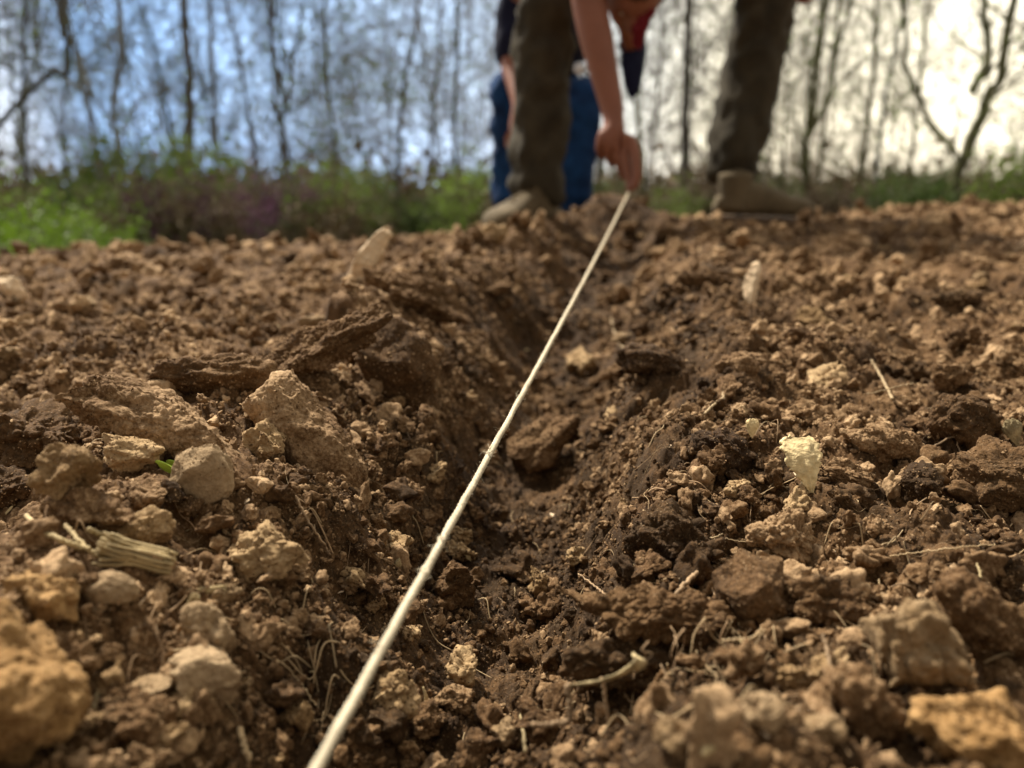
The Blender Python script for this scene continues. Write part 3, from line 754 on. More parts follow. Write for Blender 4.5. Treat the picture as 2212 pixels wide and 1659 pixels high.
blade([(915, 1485), (922, 1510), (918, 1530)], .004, HUSK, 'dry_leaf', 'small curled dry leaf on the furrow floor above the dark clod', 'dry leaf')
blade([(1660, 1180 + 30), (1632, 1225)], .004, WOOD, 'bark_chip', 'small split bark chip on the right wall of the furrow', 'bark chip') if False else None

# wooden bits standing in the far soil
def stick_block(pa, pb, w, label, name='wood_stub', seed=1, d=None):
    t = d or hit(*pb)[0]; a = np.array(P(*pa, t - .01)); b = np.array(P(*pb, t)); b = b + (b - a) * .3
    n = 24; path = np.linspace(a, b, n); r = w / 2 / FPX * t
    V, F = tube(path, np.full(n, r), 16)
    q = V; V = q + (perlin3(q / (r * 1.2) + seed)[:, None] * r * .35) * np.array([1, .6, .5])
    return tag(obj(name, mesh_t(name, V, F, WOOD)), label, 'wood stub')
H(795, 558, 140, 46, 55, WOOD, 'wood_stub', 'pale broken wood stub leaning up out of the soil left of the string', 'wood stub', 801, .8, by=612, level=5, cuts=11, grain=.0015, rough=.8, log=.5, lump=.7)
H(1624, 612, 95, 32, 78, WOOD, 'wood_stub', 'small upright pale wood stub on the right field', 'wood stub', 802, .8, by=655, level=5, cuts=9, grain=.0015, rough=.8, log=.6, lump=.7)
H(28, 622, 70, 42, -50, WOOD, 'wood_chip', 'blurred pink-tan wood chip at the left edge of the far field', 'wood chip', 803, .6, by=650, level=5, cuts=12, grain=.002, rough=.8)
for (px, py, w, h, lb) in ((180, 655, 60, 30, 'pale oval stone on the far left field'), (2120, 600, 40, 28, 'small pale stone on the far right field'), (12, 765, 40, 30, 'pale stone at the left edge of the far field'),
                           (690, 695, 90, 28, 'flat pale stone on the far left lip of the furrow'), (1350, 730, 60, 24, 'flat pale stone near the blurred looped root')):
    H(px, py, w, h, 0, STONE, 'pale_stone', lb, 'stone', int(px) + 3000, 1, level=5, cuts=5, grain=.001, rough=.4)

exec_marker = None
# ------------------------------------------------------------------ people
def cloth_mat(name, col, weave=900, var=.25, sc_=14, bump=.4, col2=None):
    return simple_mat(name, col, var, sc_, .9, bump, weave, .001, col2=col2)
SKIN = simple_mat('skin', (.21, .085, .052), .12, 12, .55, .1, 300, .0005)
SKIN.node_tree.nodes['Principled BSDF'].inputs['Subsurface Weight'].default_value = .12
SKIN.node_tree.nodes['Principled BSDF'].inputs['Subsurface Radius'].default_value = (.02, .008, .004)
OLIVE = cloth_mat('olive_trouser_cloth', (.042, .034, .020), var=.4); JEANS = cloth_mat('blue_denim', (.002, .016, .065), col2=(.008, .055, .17), sc_=9)
NAVY = cloth_mat('navy_cloth', (.006, .008, .028)); REDC = cloth_mat('dark_red_cloth', (.11, .008, .012)); HAIR = simple_mat('brown_hair', (.05, .028, .014), .4, 30, .6, .6, 200, .002)
BOOT = simple_mat('tan_suede', (.105, .080, .046), .3, 16, .9, .3, 300, .001); SOLE = simple_mat('boot_sole', (.085, .055, .032), .3, 20, .8, .4, 120, .002); LACE = simple_mat('boot_lace', (.14, .10, .05), .2, 50)
METAL = simple_mat('watch_metal', (.6, .62, .66), .1, 20, .3); 

def skin(name, J, E, mat, parent, sub=2, folds=0, fold_size=.05, root=0):
    bm = bmesh.new(); ly = bm.verts.layers.skin.verify(); vs = []
    for i, (p, r) in enumerate(J):
        v = bm.verts.new(p); vs.append(v)
        v[ly].radius = (r, r) if not isinstance(r, tuple) else r
        v[ly].use_root = (i == root)
    for a, b in E: bm.edges.new((vs[a], vs[b]))
    me = bpy.data.meshes.new(name); bm.to_mesh(me); bm.free(); me.materials.append(mat)
    o = obj(name, me, parent)
    m = o.modifiers.new('skin', 'SKIN'); m.use_smooth_shade = True; m.branch_smoothing = .6
    m = o.modifiers.new('sub', 'SUBSURF'); m.levels = m.render_levels = sub + (2 if folds else 0)
    if folds:
        for i, (fs, k) in enumerate(((fold_size, 1.0), (fold_size * .4, .4))):
            tx = bpy.data.textures.new('folds', 'CLOUDS'); tx.noise_scale = fs; tx.noise_depth = 2
            m = o.modifiers.new('folds', 'DISPLACE'); m.texture = tx; m.strength = folds * k; m.mid_level = .5; m.texture_coords = 'GLOBAL'
    return o

def boot(root, heel, toe_dir, length, parent, tilt=0):
    "work boot: sole, upper and laces; heel point on the ground, toe direction in plan"
    yaw = math.atan2(toe_dir[1], toe_dir[0])
    M = Matrix.Translation(heel) @ Matrix.Rotation(yaw, 4, 'Z') @ Matrix.Rotation(tilt, 4, 'Y')
    s = length / .31
    xs = np.array([0, .012, .05, .10, .16, .21, .255, .285, .303, .31]); hw = np.array([.012, .034, .042, .039, .043, .052, .053, .044, .026, .010]); 
    ht = np.array([.05, .085, .12, .128, .116, .097, .088, .080, .062, .044]); 
    na = 22; V = []; F = []
    X = np.interp(np.linspace(0, 1, 26), np.linspace(0, 1, 10), xs)
    for x in X:
        w = np.interp(x, xs, hw); h = np.interp(x, xs, ht)
        for k in range(na):
            a = 2 * math.pi * k / na; c, q = math.cos(a), math.sin(a)
            yy = w * np.sign(c) * abs(c) ** .8; zz = .030 + (h - .03) * (.5 + .5 * np.sign(q) * abs(q) ** .75)
            V.append((x, yy, zz))
    V = np.array(V); V[:, 2] += .003 * np.sin(V[:, 0] * 160) * (V[:, 0] > .16) * (V[:, 0] < .24) * (V[:, 2] > .06)
    n = len(X); i = (np.arange(n - 1) * na)[:, None]; j = np.arange(na)[None]; j2 = (j + 1) % na
    F = np.stack([i + j, i + j2, i + na + j2, i + na + j], -1).reshape(-1, 4)
    sh = tube(spline([(.062, 0, .05), (.064, 0, .09), (.062, 0, .15)], 12), np.interp(np.linspace(0, 1, 12), [0, .5, .85, 1], [.052, .050, .052, .052]), 22)
    up = join([(V, F), sh]); cap = tube([(.001, 0, .05), (.0, 0, .05)], .01, na)
    def xf(v): return np.array([M @ Vector(tuple(q * s)) for q in v])
    bt = obj('boot', mesh_t('boot', xf(up[0]), up[1], BOOT), parent)
    # sole
    xo = np.linspace(0, 1, 24) ** 1; xo = .314 * (1 - np.cos(math.pi * xo)) / 2 - .003
    w = np.interp(xo, xs, hw) + .006; ol = [(a, b) for a, b in zip(xo, w)] + [(a, -b) for a, b in zip(xo[::-1], w[::-1])]
    nn = len(ol); V = np.array([(a, b, z) for z in (0, .010, .024) for a, b in ol]); V[:nn, :2] *= .985
    V[:nn, 2] += .010 * ((V[:nn, 0] > .085) & (V[:nn, 0] < .12))
    F = []
    for L_ in (0, 1):
        for k in range(nn): F.append([L_ * nn + k, L_ * nn + (k + 1) % nn, (L_ + 1) * nn + (k + 1) % nn, (L_ + 1) * nn + k])
    for L_ in (0, 2):
        for k in range(nn // 2 - 1): F.append([L_ * nn + k, L_ * nn + k + 1, L_ * nn + nn - 2 - k, L_ * nn + nn - 1 - k])
    obj('sole', mesh_t('sole', xf(V), np.array(F), SOLE), bt)
    Ls = []
    for k in range(5):
        x = .115 + k * .020; z = np.interp(x, xs, ht) + .003
        Ls.append(tube(spline([(x - .004, -.026, z - .018), (x, 0, z), (x + .008, .026, z - .018)], 8), .0032, 6)); Ls.append(tube(spline([(x + .008, -.026, z - .020), (x, 0, z + .001), (x - .004, .026, z - .018)], 8), .0032, 6))
    v, f = join(Ls); obj('laces', mesh_t('laces', xf(v), f, LACE), bt)
    return bt

def person_root(name, loc, label):
    e = bpy.data.objects.new(name, None); COL.objects.link(e); e.location = (0, 0, 0)
    e['label'] = label; e['category'] = 'person'; e['group'] = 'people at the end of the string'
    return e

# --- bending person holding the string
p1 = person_root('person', (0, 0, 0), 'person in olive trousers and tan boots bending down to hold the string')
la = P(1160, 455, 2.36); lk = P(1176, -25, 2.22); ra = P(1572, 405, 2.44); rk = P(1662, -45, 2.32)
hipc = Vector((.40, 2.62, .95)); hl = hipc + Vector((-.11, 0, -.03)); hr = hipc + Vector((.11, 0, -.03))
waist = Vector((.40, 2.48, 1.05)); chest = Vector((.37, 2.27, 1.09)); neckb = Vector((.36, 2.10, 1.00))
sl = P(1285, -215, 2.13); sl = Vector((.21, 2.20, .99)); sr = Vector((.53, 2.16, 1.00))
el = P(1266, -15, 1.97); wl = P(1324, 240, 1.99)
er = Vector((.80, 2.20, .80)); wr = Vector((.74, 2.18, .58))
hd = P(1372, -35, 2.02)
hb = P(1330, 300, 1.99)     # palm
J = [(hipc, .10), (hl, .085), (lk, .055), (la + Vector((0, 0, .03)), .038), (hr, .085), (rk, .055), (ra + Vector((0, 0, .03)), .038), (waist, .115), (chest, .13), (neckb, .062), (neckb.lerp(hd, .45), .055),
     (sl, .06), (el, .046), (el.lerp(wl, .35), .047), (wl, .031), (sr, .06), (er, .042), (wr, .03), (P(1303, 296, 1.99), .029), (P(1330, 300, 1.985), .031), (P(1350, 300, 1.985), .025)]
E = [(0, 1), (1, 2), (2, 3), (0, 4), (4, 5), (5, 6), (0, 7), (7, 8), (8, 9), (9, 10), (8, 11), (11, 12), (12, 13), (13, 14), (8, 15), (15, 16), (16, 17), (14, 19), (19, 18), (19, 20)]
# fingers: four curled or reaching, thumb
def finger(pl, rs, base):
    k = len(J)
    for i, (p, r) in enumerate(zip(pl, rs)):
        J.append((p, r)); E.append((base if i == 0 else k + i - 1, k + i))
D0 = 1.985
finger([P(1348, 335, D0), P(1356, 368, D0), P(1362, 398, D0), P(1358, 418, D0)], [.015, .0135, .012, .009], 20)      # index reaching down to the string
finger([P(1334, 342, D0 + .01), P(1344, 368, D0 + .02), P(1352, 390, D0 + .03)], [.014, .013, .010], 19)               # middle
finger([P(1312, 332, D0 + .015), P(1322, 352, D0 + .035), P(1334, 350, D0 + .05)], [.014, .012, .010], 19)            # ring, bent
finger([P(1293, 320, D0 + .02), P(1302, 338, D0 + .04), P(1314, 334, D0 + .05)], [.012, .011, .009], 18)             # little, bent
finger([P(1368, 305, D0 - .02), P(1374, 345, D0 - .022), P(1377, 382, D0 - .020), P(1366, 412, D0 - .010)], [.016, .014, .0135, .010], 20)   # thumb
skin('body', J, E, SKIN, p1, 2)
# head with face, bowed
def head(center, face_dir, up_dir, parent, cap=None, hairm=HAIR, s=1.0):
    V, F = ico(6); p = V.copy()
    p[:, 0] *= .074; p[:, 1] *= .096; p[:, 2] *= .115
    low = p[:, 2] < 0; p[low, 0] *= 1 - .35 * (-p[low, 2] / .115) ** 1.5; p[low, 1] *= 1 - .15 * (-p[low, 2] / .115)
    def blob(c, r, a, ax=1):
        d2 = ((p - c) ** 2).sum(1) / r ** 2; p[:, ax] += a * np.exp(-d2)
    blob((0, -.096, -.012), .014, -.026); blob((0, -.096, .012), .010, -.010)            # nose
    blob((.028, -.085, .012), .014, .010); blob((-.028, -.085, .012), .014, .010)        # sockets
    blob((0, -.092, -.052), .016, -.008); blob((0, -.092, -.085), .020, -.010)           # lips, chin
    blob((0, -.09, .035), .04, -.004)
    q = p * s
    zf = Vector(up_dir).normalized(); yf = -Vector(face_dir).normalized(); yf = (yf - zf * yf.dot(zf)).normalized(); xf = yf.cross(zf)
    M = Matrix((xf, yf, zf)).transposed().to_4x4(); M.translation = center
    def T(v): return np.array([M @ Vector(tuple(a)) for a in v])
    h = obj('head', mesh_np('head', T(q), F, True, [SKIN]), parent)
    for sx in (-1, 1):
        v, f = ico(3); e = obj('eye', mesh_np('eye', T(v * .0110 + np.array([sx * .028, -.0705, .012])), f, True, [EYE]), h)
        v, f = ico(4); v = v * (.010, .018, .030); v[:, 0] += .006 * np.cos(v[:, 2] * 90)
        obj('ear', mesh_np('ear', T(v + np.array([sx * .074, .008, -.005])), f, True, [SKIN]), h)
    v, f = ico(5); k = (v[:, 2] > -.35) & ~((v[:, 1] < -.35) & (v[:, 2] < .55)); 
    v2 = v * (.080, .103, .121); v2 += v * (perlin3(v * 9) * .005)[:, None]
    obj('hair', mesh_np('hair', T(v2), f[k[f].all(1)], True, [hairm]), h)
    if cap:
        v, f = ico(5); k = v[:, 2] > .18; v2 = v * (.084, .107, .128)
        c = obj('cap', mesh_np('cap', T(v2), f[k[f].all(1)], True, [cap]), h)
        a = np.linspace(-1.1, 1.1, 14); V = []; 
        for z_, r0 in ((.030, .098), (.022, .175)):
            for t in a: V.append((math.sin(t) * .085 * (1 if r0 < .1 else 1.02), -math.cos(t) * r0, z_))
        Fq = [[i, i + 1, 15 + i, 14 + i] for i in range(13)]
        b = obj('brim', mesh_np('brim', T(np.array(V)), np.array(Fq), True, [cap]), c); b.modifiers.new('s', 'SOLIDIFY').thickness = .003
    return h
EYE = simple_mat('eye', (.5, .48, .45), .1, 40, .2)
head(P(1368, -18, 2.03), (-.05, -.5, -.86), (0, -.86, .5), p1, None)
# a dark red neckerchief hanging from the bowed neck
V, F = ico(5); q = V * (.040, .018, .075); q[:, 0] *= np.interp(V[:, 2], [-1, 1], [.35, 1.15]); q += V * (perlin3(V * 3) * .012)[:, None]
obj('neckerchief', mesh_np('neckerchief', q + np.array(P(1382, 38, 2.0)), F, True, [REDC]), p1)
# clothes
skin('trousers', [(hipc, .125), (hl + Vector((0, 0, -.02)), .115), (lk, .090), (lk.lerp(la, .5), .088), (la.lerp(lk, -.02), .098), (hr, .115), (rk, .098), (rk.lerp(ra, .5), .088), (ra.lerp(rk, -.02), .102), (waist, .13)],
     [(0, 1), (1, 2), (2, 3), (3, 4), (0, 5), (5, 6), (6, 7), (7, 8), (0, 9)], OLIVE, p1, 1, .055, .075)
skin('shirt', [(waist + Vector((0, .05, -.03)), .14), (waist, .14), (chest, .15), (neckb.lerp(chest, .4), .10), (sl, .085), (sl.lerp(el, .38), .072), (sr, .085), (sr.lerp(er, .5), .075)],
     [(0, 1), (1, 2), (2, 3), (2, 4), (4, 5), (2, 6), (6, 7)], NAVY, p1, 1, .02, .07)
g1 = macro(np.array([.0, .62], np.float32), np.array([2.3, 2.4], np.float32))
heelL = P(1190, 490, 2.40); heelL.z = P(1150, 515, 2.25).z + .012
boot(None, heelL, (-.8, -1), .30, p1, tilt=.03)
heelR = P(1535, 470, 2.42); heelR.z = P(1600, 488, 2.40).z + .004
boot(None, heelR, (1, -.12), .315, p1, tilt=.02)

# --- second person crouching behind, blue jeans
p2 = person_root('person', (0, 0, 0), 'person in blue jeans and dark jacket crouching behind the one with the string')
D2 = 3.3
a1 = P(1098, 450, D2); k1 = P(1098, 175, D2 - .12); a2 = P(1240, 455, D2); k2 = P(1262, 195, D2 - .12)
hp = Vector((.16, 3.72, .42)); h1 = hp + Vector((-.10, 0, 0)); h2 = hp + Vector((.10, 0, 0))
ws = Vector((.18, 3.66, .60)); ct = Vector((.22, 3.50, .82)); nb = Vector((.24, 3.42, .96)); hd2 = Vector((.24, 3.36, 1.08))
s1 = Vector((.02, 3.48, .90)); e1 = P(1096, 125, 3.18); w1 = P(1121, 225, 3.06); m1 = P(1110, 270, 3.04)
s2 = Vector((.42, 3.48, .90)); e2 = P(1368, 110, 3.2); w2 = P(1340, 30, 3.0)
J = [(hp, .10), (h1, .08), (k1, .055), (a1, .04), (h2, .08), (k2, .055), (a2, .04), (ws, .11), (ct, .13), (nb, .06), (hd2, .055), (s1, .06), (e1, .04), (w1, .028), (m1, .030), (s2, .06), (e2, .04), (w2, .03)]
E = [(0, 1), (1, 2), (2, 3), (0, 4), (4, 5), (5, 6), (0, 7), (7, 8), (8, 9), (9, 10), (8, 11), (11, 12), (12, 13), (13, 14), (8, 15), (15, 16), (16, 17)]
def fan(base, c, dirv, side, n=4):
    for i in range(n):
        o_ = side * (i - 1.5) * .017
        finger([c + o_ + dirv * .045, c + o_ + dirv * .075 + Vector((0, -.008, 0)), c + o_ + dirv * (.095 - .008 * abs(i - 1.3)) + Vector((0, -.02, 0))], [.0095, .0085, .007], base)
    finger([c + side * .035 + dirv * .0, c + side * .05 + dirv * .03, c + side * .05 + dirv * .05], [.011, .010, .008], base)
fan(14, m1, Vector((0, 0, -1)), Vector((1, 0, 0)))
fan(17, w2, Vector((0, -.2, .98)), Vector((1, 0, 0)))
skin('body', J, E, SKIN, p2, 2)
head(hd2 + Vector((0, -.03, .10)), (0, -.9, -.4), (0, -.3, .95), p2)
skin('jeans', [(hp, .12), (h1, .10), (k1, .085), (k1.lerp(a1, .5), .072), (a1 + Vector((0, 0, -.03)), .066), (h2, .10), (k2, .085), (k2.lerp(a2, .5), .085), (a2 + Vector((0, 0, -.03)), .072)],
     [(0, 1), (1, 2), (2, 3), (3, 4), (0, 5), (5, 6), (6, 7), (7, 8)], JEANS, p2, 1, .04, .07)
skin('jacket', [(ws + Vector((0, 0, -.10)), .15), (ws, .15), (ct, .155), (nb, .08), (s1, .085), (e1 + Vector((0, 0, -.05)), .066), (s2, .085), (P(1368, 60, 3.22), .062), (P(1368, 150, 3.2), .055), (P(1364, 215, 3.2), .022)],
     [(0, 1), (1, 2), (2, 3), (2, 4), (4, 5), (2, 6), (6, 7), (7, 8), (8, 9)], NAVY, p2, 1, .02, .07)
v, f = ico(4); obj('watch', mesh_np('watch', v * (.022, .01, .022) + np.array(P(1252, 148, 3.0)), f, True, [METAL]), p2)
z2 = P(1100, 505, 3.3).z
boot(None, Vector((a1.x, a1.y + .08, z2)), (-.1, -1), .29, p2)
boot(None, Vector((a2.x, a2.y + .08, z2)), (.1, -1), .29, p2)

# ------------------------------------------------------------------ woods
BARK = simple_mat('grey_bark', (.10, .09, .08), .35, 6, .9, .5, 30, .01, (1, 1, .3))
BARKG = simple_mat('mossy_bark', (.085, .085, .035), .4, 6, .9, .5, 30, .01, (1, 1, .3))
BARKB = simple_mat('young_bark', (.24, .25, .25), .3, 6, .9, .5, 30, .01, (1, 1, .3))
TWIG = simple_mat('twig', (.22, .19, .15), .3, 4, .9)
BUD = simple_mat('spring_leaf', (.15, .22, .04), .35, 2, .6); REDBUD = simple_mat('redbud_blossom', (.11, .045, .085), .3, 2, .7)
BRN = simple_mat('dead_leaf', (.16, .115, .065), .4, 2, .8); DGR = simple_mat('shrub_leaf', (.07, .11, .025), .4, 2, .6); BRT = simple_mat('bright_leaf', (.12, .20, .018), .35, 2, .5)  # BRN lightened: haze over the undergrowth is put into the leaf colour
for m_ in (BUD, BRT, DGR, REDBUD):
    nt = m_.node_tree; pb = nt.nodes['Principled BSDF']; tr = nt.nodes.new('ShaderNodeBsdfTranslucent'); mxs = nt.nodes.new('ShaderNodeMixShader'); mxs.inputs[0].default_value = .5
    nt.links.new(pb.inputs['Base Color'].links[0].from_socket, tr.inputs[0]); nt.links.new(pb.outputs[0], mxs.inputs[1]); nt.links.new(tr.outputs[0], mxs.inputs[2])
    nt.links.new(mxs.outputs[0], [q for q in nt.nodes if q.type == 'OUTPUT_MATERIAL'][0].inputs[0])

def grow(seed, path, r0, n_br, spread, lvl=2, minr=.004, length=1.6):
    "branches off a trunk path: returns list of (path, radii)"
    g = np.random.default_rng(seed); out = []
    def rec(p, d, ln, r, lv):
        n = 6; q = [p]; dd = d.copy()
        for i in range(n):
            dd = dd + g.normal(size=3) * .24 + np.array([0, 0, .05]); dd /= np.linalg.norm(dd); q.append(q[-1] + dd * ln / n)
        q = np.array(q); out.append((q, np.linspace(r, r * .3, n + 1)))
        if lv > 0:
            for k in range(g.integers(3, 6)):
                i = g.integers(2, n + 1); a = g.normal(size=3); nd = dd * .9 + a * .55; nd /= np.linalg.norm(nd)
                rec(q[i], nd, ln * g.uniform(.45, .75), max(minr, r * .45), lv - 1)
    m = len(path)
    for k in range(n_br):
        i = int(m * g.uniform(.12, .98)); i = min(i, m - 1)
        a = g.uniform(0, 6.28); d = np.array([math.cos(a) * spread, math.sin(a) * spread, g.uniform(.5, 1.2)]); d /= np.linalg.norm(d)
        rec(path[i], d, length * g.uniform(.5, 1.2), r0 * .32 * (1 - .5 * i / m), lvl)
    return out

def leaf_cloud(pts_, n, size, g, spread):
    c = pts_[g.integers(0, len(pts_), n)] + g.normal(size=(n, 3)) * spread
    M = rotmats(n, g); s = (size * g.uniform(.5, 1.4, n))[:, None, None]
    q = np.array([[-1, -.6, 0], [1, -.6, .1], [1, .6, 0], [-1, .6, -.1]], np.float32)[None] * s
    v = np.einsum('nvi,nji->nvj', q, M) + c[:, None]
    return v.reshape(-1, 3), np.arange(n * 4).reshape(-1, 4)

def make_tree(seed, paths, widths, n_br, bark, leaf=None, n_leaf=0, spread=.8, length=1.6, lvl=2, name='bare_tree'):
    "paths: list of trunk polylines in local metres"
    e = bpy.data.objects.new(name, None); COL.objects.link(e)
    g = np.random.default_rng(seed); Ls = []; tw = []
    for path, w in zip(paths, widths):
        sp_ = spline(path, 26); sp_ = sp_ + np.cumsum(g.normal(size=sp_.shape) * .02, 0) * (1, 1, 0)
        Ls.append(tube(sp_, np.linspace(w, w * .45, len(sp_)), 9)); t1 = grow(seed + len(Ls), sp_, w, n_br, spread, lvl, length=length); tw += t1
        V, F = join([tube(q, r, 4, False) for q, r in t1]); obj('branches', mesh_t('branches', V, F, bark if bark is not BARKB else TWIG), e)
    V, F = join(Ls); obj('trunk', mesh_t('trunk', V, F, bark), e)
    if leaf:
        ptsl = np.concatenate([q[2:] for q, r in tw if r[0] < .05]); v, f = leaf_cloud(ptsl, n_leaf, .022, g, .12)
        obj('leaves', mesh_np('leaves', v, f, False, [leaf]), e)
    return e

def floor_z(x, y): return float(macro(np.array([x], np.float32), np.array([y], np.float32))[0])
def tree_px(seed, D, pls, wpx, n_br, bark, label, leaf=None, n_leaf=0, base_px=None, spread=.8, lvl=2, length=1.5):
    "pls: lists of (px,py) for each stem, the first point nearest the ground"
    base = P(pls[0][0][0], 420, D); bz = floor_z(base.x, base.y); base.z = bz
    paths = []
    for j, pl in enumerate(pls):
        pp = [np.array(P(a, b, D + (.4 * j if i else 0)) - base) for i, (a, b) in enumerate(pl)]
        if j == 0: pp = [np.array([0., 0, -.1])] + pp
        last = pp[-1] + (pp[-1] - pp[-2]) * .5; last2 = last + (pp[-1] - pp[-2]) * .3 + np.array([0, 0, 2.5])
        paths.append(np.array(pp + [last, last2]))
    e = make_tree(seed, paths, [w * .72 / 2 / FPX * D for w in wpx], n_br, bark, leaf, n_leaf, spread, length, lvl)
    e.location = base
    return tag(e, label, 'tree', 'bare trees at the wood edge')
tree_px(1, 11, [[(262, 420), (258, 250), (268, 80), (262, -60)]], [22], 14, BARKB, 'slim straight bare tree, second trunk from the left edge')
tree_px(2, 11, [[(238, 430), (215, 300), (195, 200)], [(195, 200), (165, 110), (115, 10), (95, -60)], [(200, 210), (110, 150), (20, 120)]], [20, 18, 12], 9, BARKB, 'bare tree leaning left and forking, nearest the left edge')
tree_px(3, 12, [[(402, 430), (400, 260), (404, 100), (400, -60)]], [32], 14, BARK, 'dark thick straight trunk standing among thinner trees on the left')
tree_px(4, 13, [[(470, 420), (462, 200), (450, 20), (446, -60)]], [18], 12, BARKB, 'pale slim trunk just right of the dark thick trunk')
tree_px(5, 12, [[(622, 430), (622, 300), (618, 230)], [(618, 230), (600, 110), (590, -50)], [(618, 235), (645, 130), (680, -40)]], [24, 16, 14], 12, BARK, 'dark trunk splitting in a narrow fork left of centre')
tree_px(6, 13, [[(545, 420), (530, 230), (500, 60), (470, -60)]], [16], 10, BARKB, 'thin tree leaning left beside the narrow fork')
tree_px(7, 11, [[(735, 430), (735, 300), (725, 150), (730, -60)]], [14], 12, BARKG, 'slender tree with fresh green leaves left of centre', BUD, 900)
tree_px(8, 13, [[(860, 430), (870, 240), (900, 60), (920, -60)]], [18], 12, BARK, 'bare tree leaning slightly right, left of the crouching person')
tree_px(9, 12, [[(985, 430), (985, 260), (995, 100), (990, -60)]], [17], 13, BARKG, 'straight bare trunk close to the crouching person')
tree_px(10, 12, [[(1485, 430), (1488, 230), (1492, 60), (1495, -60)]], [30], 9, BARK, 'dark trunk seen between the hand and the right leg')
tree_px(11, 10, [[(1395, 430), (1388, 200), (1402, 60), (1392, -60)]], [14], 7, BARKG, 'thin dark trunk right beside the forearm')
tree_px(12, 11, [[(1742, 430), (1745, 330), (1748, 270)], [(1748, 270), (1745, 150), (1785, -50)], [(1748, 290), (1800, 200), (1815, 100), (1850, -40)]], [26, 18, 18], 9, BARKG, 'tree with a V-shaped fork right of the bending person')
tree_px(13, 9, [[(2030, 440), (2060, 330), (2105, 200)], [(2105, 200), (2135, 100), (2140, -60)], [(2110, 170), (2165, 100), (2230, 40)], [(2060, 330), (2000, 240), (1960, 120), (1950, -40)]], [44, 26, 14, 20], 9, BARKG, 'large mossy forked tree leaning right near the right edge', BUD, 700)
tree_px(14, 13, [[(1900, 430), (1925, 240), (1960, 60), (1975, -60)]], [16], 12, BARKB, 'pale thin tree left of the large mossy tree')
tree_px(15, 14, [[(60, 420), (40, 260), (75, 100), (60, -60)]], [14], 13, BARKB, 'very thin tree at the left edge')
tree_px(16, 10, [[(-120, 420), (-60, 330), (60, 190), (100, 150)]], [22], 12, BARK, 'bare limb reaching in from the left edge')

# prototype saplings, copied
def copy_tree(src, loc, rz, s, label, cat, group):
    c = src.copy(); COL.objects.link(c); c.location = loc; c.rotation_euler = (0, 0, rz); c.scale = (s, s, s)
    tag(c, label, cat, group)
    for ch in src_children[src.name]:
        d_ = ch.copy(); COL.objects.link(d_); d_.parent = c
    return c
src_children = {}
protos = []
for s in range(6):
    g = np.random.default_rng(40 + s); hgt = 9
    ln = g.uniform(-.22, .22); p0 = [[0, 0, -.2], [ln * 2, 0, 2], [ln * 5 + g.normal() * .15, g.normal() * .2, 5], [ln * 8, 0, hgt]]
    lf = (None, BUD, None, BUD, None, BUD)[s]
    e = make_tree(60 + s, [np.array(p0)], [g.uniform(.014, .034)], 60, (BARKB, BARK, BARKG)[s % 3], lf, 1100 if lf else 0, .9, 2.1, 2, 'young_tree')
    src_children[e.name] = list(e.children) or [o for o in bpy.data.objects if o.parent == e]; protos.append(e)
k = 0
for i in range(56):
    D = random.uniform(15, 34) if i > 25 else random.uniform(12, 16)
    px = -250 + (i * 2700 / 56 * 9.0) % 2700 + random.uniform(-20, 20); x = (px - 1106) / FPX * D; y = D * cp
    if 1100 < px < 1230: continue
    if px > 1850 and random.random() < .3: continue
    z = floor_z(x, y); pr = i % 6; lb = ('thin bare sapling with pale bark in the wood behind', 'thin dark sapling dotted with buds in the wood behind', 'thin bare sapling with greenish bark in the wood behind',
        'thin sapling flushed with green leaves in the wood behind', 'slim dark sapling with sparse twigs in the wood behind', 'mossy sapling with green leaves in the wood behind')[pr]
    loc = (x, y, z); rz = random.uniform(0, 6.28); s = random.uniform(.8, 1.35)
    if k < 6:
        e = protos[k]; pr = k; e.location = loc; e.rotation_euler = (0, 0, rz); tag(e, ('thin bare sapling with pale bark in the wood behind', 'thin dark sapling dotted with buds in the wood behind', 'thin bare sapling with greenish bark in the wood behind',
        'thin sapling flushed with green leaves in the wood behind', 'slim dark sapling with sparse twigs in the wood behind', 'mossy sapling with green leaves in the wood behind')[k], 'sapling', 'young trees of kind %d in the wood' % k if False else 'saplings in the wood')
    else: copy_tree(protos[pr], loc, rz, s, lb, 'sapling', 'saplings in the wood')
    k += 1

# shrubs
def make_shrub(seed, leaf, n_leaf, name, size=.03, h=1.3, stems=26):
    e = bpy.data.objects.new(name, None); COL.objects.link(e); g = np.random.default_rng(seed); Ls = []; pp = []
    for k in range(stems):
        a = g.uniform(0, 6.28); r = g.uniform(.1, .55); p0 = np.array([math.cos(a) * r * .6, math.sin(a) * r * .6, -.05]); p2 = p0 + np.array([math.cos(a) * r, math.sin(a) * r, h * g.uniform(.6, 1.1)])
        q = spline([p0, (p0 + p2) / 2 + g.normal(size=3) * .08, p2], 8); Ls.append(tube(q, np.linspace(.012, .004, 8), 4, False)); pp.append(q[2:])
        for j in range(5):
            i = g.integers(2, 8); d = g.normal(size=3) * .25 + (0, 0, .2); q2 = np.array([q[i], q[i] + d * .6, q[i] + d * 1.1]); Ls.append(tube(q2, .004, 4, False)); pp.append(q2)
    V, F = join(Ls); obj('stems', mesh_t('stems', V, F, TWIG), e)
    v, f = leaf_cloud(np.concatenate(pp), n_leaf, size, g, .09); obj('foliage', mesh_np('foliage', v, f, False, [leaf]), e)
    src_children[e.name] = [o for o in bpy.data.objects if o.parent == e]
    return e
